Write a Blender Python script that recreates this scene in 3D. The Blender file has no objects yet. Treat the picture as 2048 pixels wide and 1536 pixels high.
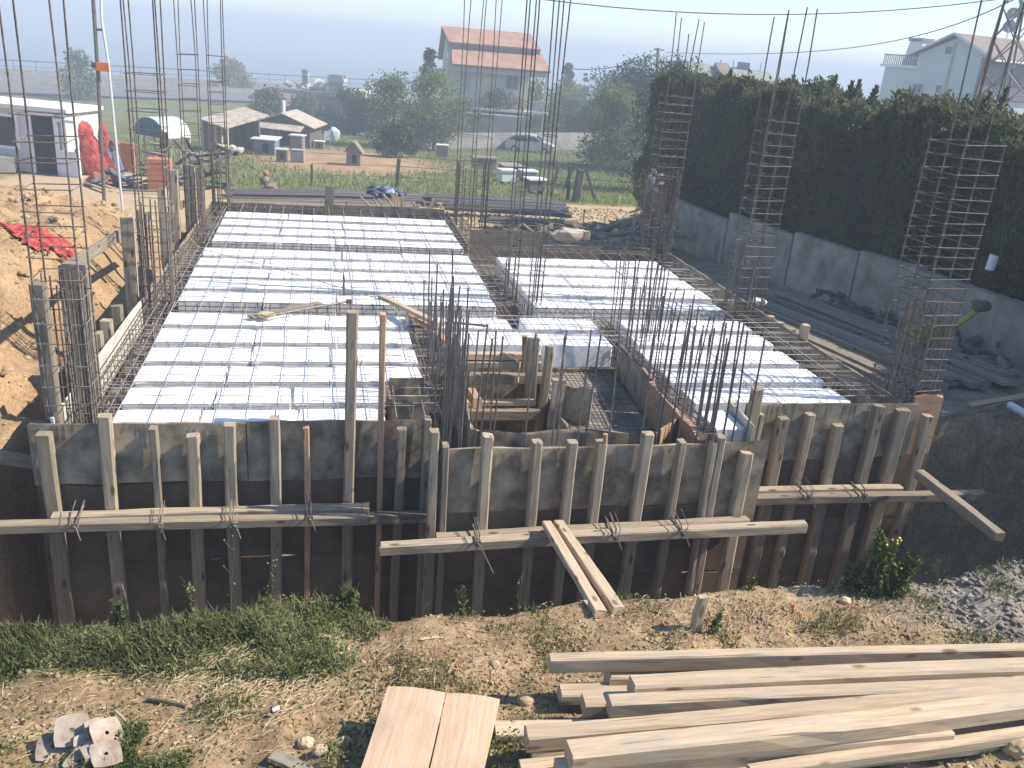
import bpy, bmesh, math, random
import numpy as np
from math import radians, sin, cos, tan, pi, sqrt, atan2
from mathutils import Vector, Matrix

random.seed(7); RNG = np.random.default_rng(7)
SC = bpy.context.scene
COL = SC.collection

# ------------------------------------------------------------------ camera
CAMZ = 3.2
FPX, TH, ROLL, YAW = 1752.0, radians(21.07), radians(4.84), radians(13.3)
Fv = Vector((sin(YAW)*cos(TH), cos(YAW)*cos(TH), -sin(TH)))
R0 = Vector((cos(YAW), -sin(YAW), 0)); U0 = R0.cross(Fv)
Rv = R0*cos(ROLL) + U0*sin(ROLL); Uv = -R0*sin(ROLL) + U0*cos(ROLL)
cam_d = bpy.data.cameras.new("camera"); cam = bpy.data.objects.new("camera", cam_d); COL.objects.link(cam)
cam_d.sensor_width = 36; cam_d.sensor_fit = 'HORIZONTAL'; cam_d.lens = 36*FPX/2048
cam_d.clip_end = 20000; cam_d.clip_start = 0.05
cam.matrix_world = Matrix(((Rv.x, Uv.x, -Fv.x, 0), (Rv.y, Uv.y, -Fv.y, 0), (Rv.z, Uv.z, -Fv.z, CAMZ), (0, 0, 0, 1)))
SC.camera = cam

# ------------------------------------------------------------------ world, sun, exposure
SUN_EL, SUN_AZ = radians(43), radians(-8)          # azimuth measured from +X towards +Y
w = bpy.data.worlds.new("World"); SC.world = w; w.use_nodes = True
nt = w.node_tree; nt.nodes.clear()
o_ = nt.nodes.new("ShaderNodeOutputWorld"); b_ = nt.nodes.new("ShaderNodeBackground"); s_ = nt.nodes.new("ShaderNodeTexSky")
s_.sky_type = 'NISHITA'; s_.sun_disc = False; s_.sun_elevation = SUN_EL
s_.sun_rotation = atan2(cos(SUN_AZ), sin(SUN_AZ))
s_.air_density = 1.0; s_.dust_density = 0.3; s_.ozone_density = 8
b_.inputs['Strength'].default_value = 0.14
t_ = nt.nodes.new("ShaderNodeVectorMath"); t_.operation = 'MULTIPLY'; t_.inputs[1].default_value = (1.05, .95, .845)
nt.links.new(s_.outputs[0], t_.inputs[0]); nt.links.new(t_.outputs[0], b_.inputs[0]); nt.links.new(b_.outputs[0], o_.inputs[0])
sl = bpy.data.lights.new("sun", 'SUN'); sl.energy = 4.2; sl.angle = radians(0.5); sl.color = (1, 0.90, 0.77)
sun = bpy.data.objects.new("sun", sl); COL.objects.link(sun)
sd = Vector((cos(SUN_EL)*cos(SUN_AZ), cos(SUN_EL)*sin(SUN_AZ), sin(SUN_EL)))
sun.rotation_euler = sd.to_track_quat('Z', 'Y').to_euler()
SC.view_settings.view_transform = 'Standard'; SC.view_settings.look = 'None'
SC.view_settings.exposure = 0.92; SC.view_settings.gamma = 1
SC.render.engine = 'CYCLES'
SC.cycles.max_bounces = 6; SC.cycles.volume_bounces = 0; SC.cycles.transparent_max_bounces = 8
SC.cycles.caustics_reflective = False; SC.cycles.caustics_refractive = False
SC.cycles.use_denoising = True

# ------------------------------------------------------------------ helpers
def ray(u, v):
    return (Fv*FPX + Rv*(u-1024) - Uv*(v-768)).normalized()
def PZ(u, v, z):
    d = ray(u, v); return d*((z-CAMZ)/d.z) + Vector((0, 0, CAMZ))
def PY(u, v, y):
    d = ray(u, v); return d*(y/d.y) + Vector((0, 0, CAMZ))
def PX(u, v, x):
    d = ray(u, v); return d*(x/d.x) + Vector((0, 0, CAMZ))
NY = [-400, -30, 2, 4.8, 28, 90, 115, 198, 215, 260]; NZ = [.6, .3, 0, -.35, -2.6, -6.4, -8, -8.3, -14, -30]
def nat(y): return float(np.interp(y, NY, NZ))
def G(u, v, y0=8.0):
    d = ray(u, v); y = y0
    while y < 400:
        p = d*(y/d.y); z = p.z+CAMZ
        if z < nat(y): return Vector((p.x, y, nat(y)))
        y += 0.1 if y < 100 else .5
    return Vector((0, 100, -7))
def SZ(p, px):   # metres of px photo-pixels at point p
    return px*(Vector(p)-Vector((0, 0, CAMZ))).dot(Fv)/FPX

ORD = ['first', 'second', 'third', 'fourth', 'fifth', 'sixth', 'seventh', 'eighth', 'ninth', 'tenth', 'eleventh', 'twelfth', 'thirteenth', 'fourteenth', 'fifteenth', 'sixteenth', 'seventeenth', 'eighteenth']

def tag(o, label=None, cat=None, group=None, kind=None):
    if label: o['label'] = label
    if cat: o['category'] = cat
    if group: o['group'] = group
    if kind: o['kind'] = kind
    return o
def empty(name, loc, label=None, cat=None, group=None):
    o = bpy.data.objects.new(name, None); COL.objects.link(o); o.location = loc
    o.empty_display_size = .1
    return tag(o, label, cat, group)
def link(name, me, mat, parent=None, loc=None, M=None):
    o = bpy.data.objects.new(name, me); COL.objects.link(o)
    if mat is not None and not me.materials: me.materials.append(mat)
    if M is None: M = Matrix.Translation(Vector(loc if loc is not None else (0, 0, 0)))
    if parent is not None:
        o.parent = parent
        pm = Matrix.Translation(parent['_w']) if '_w' in parent else parent.matrix_basis if False else Matrix.Translation(parent.location)
        M = pm.inverted() @ M
    o.matrix_basis = M
    return o
class MB:
    """collects shapes given in world coordinates; build() links them as ONE mesh object"""
    def __init__(s): s.v = []; s.f = []
    def add(s, vs, fs):
        k = len(s.v); s.v += [tuple(a) for a in vs]; s.f += [tuple(i+k for i in f) for f in fs]; return s
    def box(s, c, d, rz=0.0, R=None):
        hx, hy, hz = d[0]/2, d[1]/2, d[2]/2
        vs = [Vector((x, y, z)) for x in (-hx, hx) for y in (-hy, hy) for z in (-hz, hz)]
        m = R if R is not None else Matrix.Rotation(rz, 3, 'Z')
        c = Vector(c)
        return s.add([m @ v + c for v in vs], [(0, 1, 3, 2), (4, 6, 7, 5), (0, 4, 5, 1), (2, 3, 7, 6), (0, 2, 6, 4), (1, 5, 7, 3)])
    def bb(s, a, b):
        return s.box([(a[i]+b[i])/2 for i in range(3)], [abs(b[i]-a[i]) for i in range(3)])
    def tube(s, pts, r, n=5, cap=True, r2=None):
        pts = [Vector(p) for p in pts]; m = len(pts); vs = []; ref = None
        for i, p in enumerate(pts):
            t = (pts[min(i+1, m-1)]-pts[max(i-1, 0)]).normalized()
            if ref is None: ref = Vector((0, 0, 1)) if abs(t.z) < .9 else Vector((1, 0, 0))
            a = t.cross(ref).normalized(); b = a.cross(t).normalized(); ref = b
            rr = r if r2 is None else r+(r2-r)*i/max(1, m-1)
            for k in range(n):
                an = 2*pi*k/n; vs.append(p + a*(rr*cos(an)) + b*(rr*sin(an)))
        fs = []
        for i in range(m-1):
            for k in range(n):
                k2 = (k+1) % n; fs.append((i*n+k, i*n+k2, (i+1)*n+k2, (i+1)*n+k))
        if cap: fs.append(tuple(range(n-1, -1, -1))); fs.append(tuple((m-1)*n+k for k in range(n)))
        return s.add(vs, fs)
    def quad(s, a, b, c, d): return s.add([a, b, c, d], [(0, 1, 2, 3)])
    def prism(s, poly, vec):
        n = len(poly); vec = Vector(vec); poly = [Vector(p) for p in poly]
        return s.add(poly+[p+vec for p in poly], [tuple(range(n-1, -1, -1)), tuple(range(n, 2*n))]+[(i, (i+1) % n, (i+1) % n+n, i+n) for i in range(n)])
    def blob(s, c, r, seed=0, sub=1, jag=.25, flat=1):
        bm = bmesh.new(); bmesh.ops.create_icosphere(bm, subdivisions=sub, radius=1)
        rn = random.Random(seed)
        r = Vector(r) if hasattr(r, '__len__') else Vector((r, r, r))
        vs = [Vector((v.co.x*r.x, v.co.y*r.y, v.co.z*r.z*flat))*(1+rn.uniform(-jag, jag)) + Vector(c) for v in bm.verts]
        fs = [tuple(v.index for v in f.verts) for f in bm.faces]; bm.free()
        return s.add(vs, fs)
    def mesh(s, name, origin=(0, 0, 0), smooth=False):
        me = bpy.data.meshes.new(name); o = Vector(origin)
        me.from_pydata([tuple(Vector(v)-o) for v in s.v], [], s.f); me.update()
        bm = bmesh.new(); bm.from_mesh(me); bmesh.ops.recalc_face_normals(bm, faces=bm.faces); bm.to_mesh(me); bm.free()
        if smooth: me.polygons.foreach_set('use_smooth', [True]*len(me.polygons))
        return me
    def build(s, name, mat, parent=None, smooth=False, origin=None):
        if origin is None:
            if parent is not None: origin = parent.location
            else:
                xs = [v[0] for v in s.v]; ys = [v[1] for v in s.v]; zs = [v[2] for v in s.v]
                origin = ((min(xs)+max(xs))/2, (min(ys)+max(ys))/2, min(zs))
        return link(name, s.mesh(name, origin, smooth), mat, parent, origin)

def np_mesh(name, V, F, smooth=False):
    me = bpy.data.meshes.new(name); V = np.asarray(V, np.float32); F = np.asarray(F, np.int32)
    me.vertices.add(len(V)); me.vertices.foreach_set('co', V.ravel())
    k = F.shape[1]; me.loops.add(F.size); me.loops.foreach_set('vertex_index', F.ravel())
    me.polygons.add(len(F)); me.polygons.foreach_set('loop_start', np.arange(len(F), dtype=np.int32)*k)
    me.polygons.foreach_set('loop_total', np.full(len(F), k, np.int32))
    if smooth: me.polygons.foreach_set('use_smooth', np.ones(len(F), bool))
    me.update(calc_edges=True); return me

# value noise on arrays
_T = RNG.random((256, 256))
def vnoise(x, y):
    xi = np.floor(x).astype(int); yi = np.floor(y).astype(int); fx = x-xi; fy = y-yi
    fx = fx*fx*(3-2*fx); fy = fy*fy*(3-2*fy)
    a = _T[xi & 255, yi & 255]; b = _T[(xi+1) & 255, yi & 255]; c = _T[xi & 255, (yi+1) & 255]; d = _T[(xi+1) & 255, (yi+1) & 255]
    return (a*(1-fx)+b*fx)*(1-fy)+(c*(1-fx)+d*fx)*fy
def fbm(x, y, s, o=4):
    r = 0; a = .5; t = 0
    for i in range(o):
        r = r+a*vnoise(x*s+13.7*i, y*s+7.3*i); t += a; a *= .5; s *= 2.03
    return r/t

# ------------------------------------------------------------------ materials
def mat_new(name):
    m = bpy.data.materials.new(name); m.use_nodes = True; nt = m.node_tree; nt.nodes.clear()
    o = nt.nodes.new("ShaderNodeOutputMaterial"); p = nt.nodes.new("ShaderNodeBsdfPrincipled")
    nt.links.new(p.outputs[0], o.inputs[0]); return m, nt, p
def N(nt, t, **kw):
    n = nt.nodes.new(t)
    for k, v in kw.items():
        if k in n.inputs.keys(): n.inputs[k].default_value = v
        else: setattr(n, k, v)
    return n
def ramp(nt, cols):
    r = nt.nodes.new("ShaderNodeValToRGB"); e = r.color_ramp.elements
    while len(e) < len(cols): e.new(0.5)
    for i, (p, c) in enumerate(cols): e[i].position = p; e[i].color = (*c, 1)
    return r
def rough_mat(name, c1, c2, scale=8, rough=.85, bump=.3, stretch=(1, 1, 1), rnd=.0, c3=None, metal=0, detail=6, coord='Object', spec=.3, bscale=None, bdist=.01):
    """two- or three-colour noisy surface; rnd adds a per-object brightness spread"""
    m, nt, p = mat_new(name); L = nt.links.new
    tc = N(nt, "ShaderNodeTexCoord"); mp = N(nt, "ShaderNodeMapping"); mp.inputs['Scale'].default_value = stretch
    oi = N(nt, "ShaderNodeObjectInfo")
    L(tc.outputs[coord], mp.inputs[0])
    ad = N(nt, "ShaderNodeVectorMath", operation='ADD'); ml = N(nt, "ShaderNodeMath", operation='MULTIPLY'); ml.inputs[1].default_value = 37.0
    L(oi.outputs['Random'], ml.inputs[0]); L(mp.outputs[0], ad.inputs[0]); L(ml.outputs[0], ad.inputs[1])
    n1 = N(nt, "ShaderNodeTexNoise", Scale=scale, Detail=detail, Roughness=.62); L(ad.outputs[0], n1.inputs['Vector'])
    cols = [(.36, c1), (.66, c2)] if c3 is None else [(.34, c1), (.5, c2), (.68, c3)]
    r = ramp(nt, cols); L(n1.outputs['Fac'], r.inputs[0])
    col = r.outputs[0]
    if rnd:
        mr = N(nt, "ShaderNodeMapRange"); mr.inputs[3].default_value = 1-rnd; mr.inputs[4].default_value = 1+rnd
        L(oi.outputs['Random'], mr.inputs[0])
        mx = N(nt, "ShaderNodeVectorMath", operation='SCALE'); L(col, mx.inputs[0]); L(mr.outputs[0], mx.inputs['Scale']); col = mx.outputs[0]
    L(col, p.inputs['Base Color'])
    p.inputs['Roughness'].default_value = rough; p.inputs['Metallic'].default_value = metal
    p.inputs['Specular IOR Level'].default_value = spec
    if bump:
        n2 = N(nt, "ShaderNodeTexNoise", Scale=bscale or scale*3, Detail=5); L(ad.outputs[0], n2.inputs['Vector'])
        bp = N(nt, "ShaderNodeBump", Strength=bump, Distance=bdist); L(n2.outputs['Fac'], bp.inputs['Height']); L(bp.outputs[0], p.inputs['Normal'])
    return m
def wood_mat(name, c1, c2, c3, rnd=.2, stain=(.20, .18, .15), stain_amt=.5, knots=True):
    m, nt, p = mat_new(name); L = nt.links.new
    tc = N(nt, "ShaderNodeTexCoord"); oi = N(nt, "ShaderNodeObjectInfo")
    ml = N(nt, "ShaderNodeMath", operation='MULTIPLY'); ml.inputs[1].default_value = 53.0; L(oi.outputs['Random'], ml.inputs[0])
    ad = N(nt, "ShaderNodeVectorMath", operation='ADD'); L(tc.outputs['Object'], ad.inputs[0]); L(ml.outputs[0], ad.inputs[1])
    mp = N(nt, "ShaderNodeMapping"); mp.inputs['Scale'].default_value = (1.2, 22, 22); L(ad.outputs[0], mp.inputs[0])
    g = N(nt, "ShaderNodeTexNoise", Scale=2.2, Detail=7, Roughness=.7, Distortion=.6); L(mp.outputs[0], g.inputs['Vector'])
    r = ramp(nt, [(.3, c1), (.5, c2), (.7, c3)]); L(g.outputs['Fac'], r.inputs[0])
    s = N(nt, "ShaderNodeTexNoise", Scale=3.1, Detail=5, Roughness=.65); L(ad.outputs[0], s.inputs['Vector'])
    sr = ramp(nt, [(.5, (0, 0, 0)), (.72, (stain_amt,)*3)]); L(s.outputs['Fac'], sr.inputs[0])
    mx = N(nt, "ShaderNodeMix", data_type='RGBA'); L(sr.outputs[0], mx.inputs[0]); L(r.outputs[0], mx.inputs[6]); mx.inputs[7].default_value = (*stain, 1)
    col = mx.outputs[2]
    if knots:
        kp = N(nt, "ShaderNodeMapping"); kp.inputs['Scale'].default_value = (3.2, 9, 9); L(ad.outputs[0], kp.inputs[0])
        vo = N(nt, "ShaderNodeTexVoronoi", Scale=1.0); L(kp.outputs[0], vo.inputs['Vector'])
        kr = ramp(nt, [(.0, (.9,)*3), (.12, (.7,)*3), (.2, (0, 0, 0))]); L(vo.outputs['Distance'], kr.inputs[0])
        mk = N(nt, "ShaderNodeMix", data_type='RGBA'); L(kr.outputs[0], mk.inputs[0]); L(col, mk.inputs[6]); mk.inputs[7].default_value = (c1[0]*.35, c1[1]*.28, c1[2]*.22, 1)
        col = mk.outputs[2]
    if knots:
        cp_ = N(nt, "ShaderNodeMapping"); cp_.inputs['Scale'].default_value = (1.6, 60, 60); L(ad.outputs[0], cp_.inputs[0])
        cn = N(nt, "ShaderNodeTexNoise", Scale=1.0, Detail=3, Roughness=.6); L(cp_.outputs[0], cn.inputs['Vector'])
        cr = ramp(nt, [(.64, (0, 0, 0)), (.70, (.7,)*3)]); L(cn.outputs['Fac'], cr.inputs[0])
        mc = N(nt, "ShaderNodeMix", data_type='RGBA'); L(cr.outputs[0], mc.inputs[0]); L(col, mc.inputs[6]); mc.inputs[7].default_value = (c1[0]*.4, c1[1]*.36, c1[2]*.32, 1); col = mc.outputs[2]
    mr = N(nt, "ShaderNodeMapRange"); mr.inputs[3].default_value = 1-rnd; mr.inputs[4].default_value = 1+rnd; L(oi.outputs['Random'], mr.inputs[0])
    sc = N(nt, "ShaderNodeVectorMath", operation='SCALE'); L(col, sc.inputs[0]); L(mr.outputs[0], sc.inputs['Scale'])
    L(sc.outputs[0], p.inputs['Base Color']); p.inputs['Roughness'].default_value = .88; p.inputs['Specular IOR Level'].default_value = .2
    bp = N(nt, "ShaderNodeBump", Strength=.5, Distance=.004); L(g.outputs['Fac'], bp.inputs['Height']); L(bp.outputs[0], p.inputs['Normal'])
    return m
def leaf_mat(name, c1, c2, c3, scale=2.0, trans=.25):
    m, nt, p = mat_new(name); L = nt.links.new
    ge = N(nt, "ShaderNodeNewGeometry"); tc = N(nt, "ShaderNodeTexCoord")
    n = N(nt, "ShaderNodeTexNoise", Scale=scale, Detail=4); L(tc.outputs['Object'], n.inputs['Vector'])
    ad = N(nt, "ShaderNodeMath", operation='MULTIPLY_ADD'); ad.inputs[1].default_value = .35; L(ge.outputs['Random Per Island'], ad.inputs[0])
    ml = N(nt, "ShaderNodeMath", operation='MULTIPLY'); ml.inputs[1].default_value = .75; L(n.outputs['Fac'], ml.inputs[0]); L(ml.outputs[0], ad.inputs[2])
    r = ramp(nt, [(.32, c1), (.55, c2), (.78, c3)]); L(ad.outputs[0], r.inputs[0])
    L(r.outputs[0], p.inputs['Base Color']); p.inputs['Roughness'].default_value = .8; p.inputs['Specular IOR Level'].default_value = .08
    tr = N(nt, "ShaderNodeBsdfTranslucent"); L(r.outputs[0], tr.inputs[0])
    mx = N(nt, "ShaderNodeMixShader"); mx.inputs[0].default_value = trans
    o = [x for x in nt.nodes if x.type == 'OUTPUT_MATERIAL'][0]
    L(p.outputs[0], mx.inputs[1]); L(tr.outputs[0], mx.inputs[2]); L(mx.outputs[0], o.inputs[0])
    return m
M = {}
M['wood'] = wood_mat('weathered_timber', (.21, .165, .115), (.33, .27, .195), (.44, .37, .275), rnd=.28, stain=(.27, .25, .22), stain_amt=.7)
M['wood_grey'] = wood_mat('grey_timber', (.16, .13, .10), (.24, .205, .16), (.32, .28, .225), rnd=.2)
M['wood_red'] = wood_mat('reddish_timber', (.34, .20, .12), (.46, .29, .18), (.55, .37, .24), rnd=.15, stain_amt=.2)
M['lumber'] = wood_mat('pale_lumber', (.36, .275, .18), (.50, .39, .265), (.60, .485, .345), rnd=.16, stain=(.40, .36, .30), stain_amt=.8)
M['ply'] = rough_mat('concrete_smeared_plywood', (.15, .118, .08), (.29, .24, .172), 4.5, rough=.8, bump=.25, rnd=.12, c3=(.44, .375, .285))
M['ply_dark'] = rough_mat('dark_brown_plywood', (.11, .08, .055), (.16, .12, .085), 2.5, rough=.8, bump=.3, rnd=.2, c3=(.23, .18, .13))  # brown noise tones, darker than the edge board plywood
M['ply_white'] = rough_mat('whitish_plywood', (.42, .39, .33), (.52, .49, .42), 3, rough=.8, bump=.2, rnd=.08, c3=(.60, .57, .50))
M['ply_orange'] = wood_mat('fresh_plywood', (.44, .30, .19), (.52, .375, .25), (.60, .455, .32), rnd=.07, stain=(.36, .29, .22), stain_amt=.7, knots=False)
M['eps'] = rough_mat('white_foam', (.74, .73, .71), (.87, .865, .855), 3.2, c3=(.92, .915, .905), rough=.9, bump=.25, rnd=.03, bscale=90, bdist=.002, spec=.1)
M['rebar'] = rough_mat('rusty_steel_bar', (.10, .082, .068), (.17, .145, .125), 14, rough=.8, bump=.3, rnd=.25, c3=(.23, .205, .18), metal=.0, spec=.15)
M['rebar_grey'] = rough_mat('grey_steel_bar', (.13, .12, .115), (.20, .185, .175), 14, rough=.5, bump=.2, rnd=.2, metal=.4)
M['rebar_mesh'] = rough_mat('pale_grey_bar', (.30, .29, .28), (.40, .385, .37), 14, rough=.55, bump=.2, rnd=.2, metal=.1)
M['wire'] = rough_mat('steel_wire', (.10, .09, .08), (.16, .14, .12), 10, rough=.5, bump=0, metal=.4)
M['cable'] = rough_mat('dark_cable', (.06, .06, .065), (.09, .09, .095), 2, rough=.6, bump=0)
M['conc'] = rough_mat('grey_render_wall', (.20, .172, .135), (.30, .262, .21), 1.8, rough=.9, bump=.3, c3=(.40, .355, .29))
M['block'] = rough_mat('old_block_wall', (.22, .21, .20), (.30, .285, .27), .8, rough=.95, bump=.3, c3=(.37, .35, .33))
M['brick'] = rough_mat('red_brick', (.36, .12, .07), (.48, .19, .11), 4, rough=.9, bump=.3)
M['white'] = rough_mat('white_paint', (.70, .70, .68), (.80, .80, .78), 2, rough=.6, bump=.05)
M['cabin'] = rough_mat('cabin_panel', (.58, .56, .52), (.66, .64, .60), 1.5, rough=.6, bump=.05)
M['pvc'] = rough_mat('white_pvc', (.72, .74, .78), (.80, .82, .85), 3, rough=.4, bump=0)
M['glass'] = rough_mat('dark_glass', (.02, .022, .025), (.04, .042, .045), 1, rough=.08, bump=0, spec=.6)
M['tarp_red'] = rough_mat('red_plastic', (.26, .03, .028), (.42, .06, .05), 5, c3=(.55, .14, .11), rough=.6, bump=.8, bdist=.12)
M['tarp_blue'] = rough_mat('blue_plastic', (.22, .30, .62), (.33, .42, .75), 3, rough=.5, bump=.3)
M['tarp_dark'] = rough_mat('dark_sheet', (.03, .035, .045), (.10, .12, .16), 5, rough=.5, bump=.4, c3=(.22, .27, .36))
M['orange'] = rough_mat('orange_paint', (.62, .18, .06), (.75, .25, .09), 3, rough=.6, bump=.1)
M['orange_dull'] = rough_mat('terracotta', (.42, .16, .09), (.52, .22, .13), 6, rough=.9, bump=.3)
M['teal'] = rough_mat('teal_sheet', (.07, .15, .20), (.11, .20, .26), 2, rough=.5, bump=.1)
M['tin'] = rough_mat('white_tin', (.55, .60, .60), (.68, .72, .71), 3, rough=.45, bump=.1)
M['rust'] = rough_mat('old_tin_roof', (.30, .24, .18), (.42, .36, .29), 3, rough=.85, bump=.2, c3=(.52, .47, .40))
M['shed'] = rough_mat('dark_shed_board', (.10, .085, .07), (.17, .15, .125), 2, rough=.9, bump=.2, rnd=.2)
M['shed_blue'] = rough_mat('bluegrey_board', (.13, .15, .19), (.19, .21, .25), 2, rough=.85, bump=.2, rnd=.1)
M['roof_red'] = rough_mat('red_tile_roof', (.34, .185, .13), (.42, .24, .17), .9, rough=.9, bump=.3, c3=(.48, .29, .215))
M['roof_brown'] = rough_mat('brown_roof', (.20, .155, .13), (.27, .215, .18), 1.5, rough=.85, bump=.2)
M['roof_grey'] = rough_mat('greygreen_roof', (.22, .25, .22), (.30, .33, .29), 1.5, rough=.85, bump=.2)
M['plaster'] = rough_mat('cream_plaster', (.62, .56, .40), (.70, .64, .48), .7, rough=.9, bump=.1)
M['plaster_grey'] = rough_mat('pale_grey_siding', (.52, .56, .54), (.60, .63, .61), .5, rough=.85, bump=.1)
M['plaster_pink'] = rough_mat('pinkish_plaster', (.46, .42, .38), (.53, .49, .45), .6, rough=.9, bump=.1)
M['lilac'] = rough_mat('shutter', (.16, .14, .16), (.24, .21, .24), 5, rough=.6, bump=.1)
M['car'] = rough_mat('silver_paint', (.60, .60, .61), (.66, .66, .67), 1, rough=.3, bump=0, metal=.3, spec=.5)
M['rubber_shade'] = rough_mat('black_rubber_doorway_shade', (.02, .02, .02), (.035, .035, .035), 5, rough=.8, bump=0)  # tyres and scrap; also the painted darkness inside doorways
M['yellow'] = rough_mat('yellow_paint', (.34, .28, .05), (.46, .38, .07), 4, rough=.6, bump=.1)
M['stone'] = rough_mat('yellow_stone', (.38, .28, .16), (.50, .39, .24), 6, rough=.95, bump=.5, rnd=.25, c3=(.62, .51, .34))
M['stone_white'] = rough_mat('pale_rubble', (.50, .47, .38), (.66, .62, .50), 6, rough=.95, bump=.4, rnd=.2)
M['plate'] = rough_mat('dirty_steel_plate', (.24, .18, .13), (.37, .30, .235), 9, rough=.8, bump=.3, rnd=.2, c3=(.47, .41, .34), metal=.0)
M['bark'] = rough_mat('bark', (.09, .07, .05), (.16, .13, .10), 6, rough=.95, bump=.5)
M['straw'] = rough_mat('dry_straw', (.42, .32, .18), (.60, .49, .30), 4, rough=.9, bump=0)
M['leaf_mid'] = leaf_mat('mid_green_leaf', (.07, .09, .03), (.12, .155, .05), (.20, .23, .08), .8)
M['leaf_fresh'] = leaf_mat('fresh_green_leaf', (.11, .14, .045), (.17, .21, .07), (.26, .29, .11), .8, .35)
M['leaf_olive'] = leaf_mat('grey_green_leaf', (.07, .085, .045), (.12, .14, .075), (.19, .20, .12), .8)
M['leaf_dark'] = leaf_mat('dark_green_leaf', (.035, .05, .022), (.055, .078, .032), (.10, .125, .05), .9, .2)
M['leaf_hedge'] = leaf_mat('cypress_leaf', (.075, .09, .05), (.108, .122, .064), (.175, .185, .08), .45, .4)
M['leaf_light'] = leaf_mat('pale_leaf', (.16, .17, .08), (.25, .25, .13), (.34, .33, .2), 1.2)
M['grass'] = leaf_mat('grass_blade', (.075, .09, .035), (.125, .145, .055), (.27, .26, .13), 3.5, .3)
M['grass_far'] = leaf_mat('meadow_grass', (.19, .22, .085), (.26, .29, .115), (.34, .35, .17), .3, .4)
M['flower'] = rough_mat('yellow_flower', (.75, .65, .08), (.85, .75, .15), 5, rough=.7, bump=0)

# ------------------------------------------------------------------ terrain
def sdrect(x, y, x0, x1, y0, y1):
    return np.maximum(np.maximum(x0-x, x-x1), np.maximum(y0-y, y-y1))
def smooth(t): t = np.clip(t, 0, 1); return t*t*(3-2*t)
def pit_sd(x, y):
    wob = (fbm(x, y, 1.3, 4)-.5)*.55
    d = sdrect(x, y, -2.95, 3.4, 4.95, 18.3)
    d = np.minimum(d, sdrect(x, y, 3, 7.0, 4.95, 15.3))
    d = np.minimum(d, sdrect(x, y, 6, 13.5, 4.95, 8.7))
    d = np.minimum(d, sdrect(x, y, -9, -2, 4.95, 7.6))
    d = np.minimum(d, np.hypot((x+3.2)*1.0, (y-12.6)*.7)-.75)
    d = np.minimum(d, np.hypot((x+3.0)*1.0, (y-9.6)*.7)-.45)
    return d+wob*.8
def height(x, y):
    z = np.interp(y, NY, NZ)
    # spoil heap on the left
    m = smooth((-(x)-2.9)/1.6)*smooth((27-y)/9)*smooth((y-5.0)/3)
    z = z+m*(.55+.75*smooth((y-9)/6))
    mz = smooth((-(x)-4.2)/3.0)*smooth((25-y)/5)*smooth((y-9)/6); z = z+mz*.35
    amp = np.where(y < 60, 1.0, .3)
    near = smooth((36-y)/8)
    z = z+near*((fbm(x, y, .5, 3)-.5)*.22+(fbm(x+9, y, 2.4, 4)-.5)*.13+(fbm(x, y+5, 9., 3)-.5)*.045)*1.0
    lump = np.maximum(fbm(x+31, y+2, 3.3, 3)-.56, 0)*smooth((-(x)-2.7)/.5)*smooth((24-y)/4)*.55
    z = z+lump
    z = z+.09*smooth((.5-x)/.5)*smooth((x+1.3)/.5)*smooth((y-4.35)/.4)*(y < 6)
    # gray clay heap at the right front
    g = smooth((x-3.9)/1.2)*smooth((5.3-y)/.6)*smooth((y-2)/1.5)
    z = z+g*(.05+(fbm(x, y, 5, 4)-.45)*.26+(fbm(x+3, y, 16, 3)-.5)*.09)
    z = z+(1-near)*(fbm(x, y, .06, 3)-.5)*1.0*smooth((y-36)/20)*smooth((120-y)/20)
    d = pit_sd(x, y)
    t = smooth(-d/.42+.15)
    floor = -2.75+(fbm(x, y, 1.1, 3)-.5)*.35
    return z*(1-t)+floor*t
def hz(x, y): return float(height(np.array([x]), np.array([y]))[0])
def axis(segs):
    out = []
    for a, b, st in segs: out += list(np.arange(a, b-1e-6, st))
    out.append(segs[-1][1]); return np.array(out)
XS = axis([(-9000, -400, 1200), (-400, -60, 30), (-60, -14, 2.5), (-14, -6, .3), (-6, 6.5, .045), (6.5, 14, .11), (14, 60, 2.2), (60, 400, 20), (400, 9000, 1200)])
YS = axis([(-300, -10, 40), (-10, 2, .5), (2, 7.2, .042), (7.2, 20, .1), (20, 34, .35), (34, 60, 1.2), (60, 120, 4), (120, 200, 10), (200, 264, 8)])
XX, YY = np.meshgrid(XS, YS)
ZZ = height(XX, YY)
nx, ny = len(XS), len(YS)
idx = np.arange(nx*ny).reshape(ny, nx)
F4 = np.stack([idx[:-1, :-1], idx[:-1, 1:], idx[1:, 1:], idx[1:, :-1]], -1).reshape(-1, 4)
me = np_mesh("ground", np.stack([XX, YY, ZZ], -1).reshape(-1, 3), F4, True)
# zone weights as a colour attribute: R meadow green, G grey clay, B sandy
x, y = XX, YY
gn = fbm(x, y, .8, 4); gn2 = fbm(x+50, y, 2.5, 3)
band = np.clip(smooth((0.55-x+(gn-.5)*1.5)/.5)*smooth((y-(4.05-.12*x)-(gn-.5)*.8)/.25)*(y < 5.4), 0, 1)
band2 = smooth((gn-.38)*6)*smooth((3.8-y)/.3)*smooth((1.0-x)/.5)*.5
band3 = smooth((gn-.5)*6)*smooth((x-1.8)/.4)*smooth((4.5-y)/.2)*.25
far_g = smooth((y-37.5-(gn-.5)*2-smooth((-x-5.5)/3)*5)/1.0)
yard = smooth(1-np.hypot((x-1.8)/6.8, (y-60)/12.5)*1.0+(gn-.5)*.5+.25)   # bare brown yard round the coops
Rr = np.clip(np.maximum.reduce([band, band2, band3, far_g*(1-np.clip(yard*1.6, 0, 1))]), 0, 1)
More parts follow.
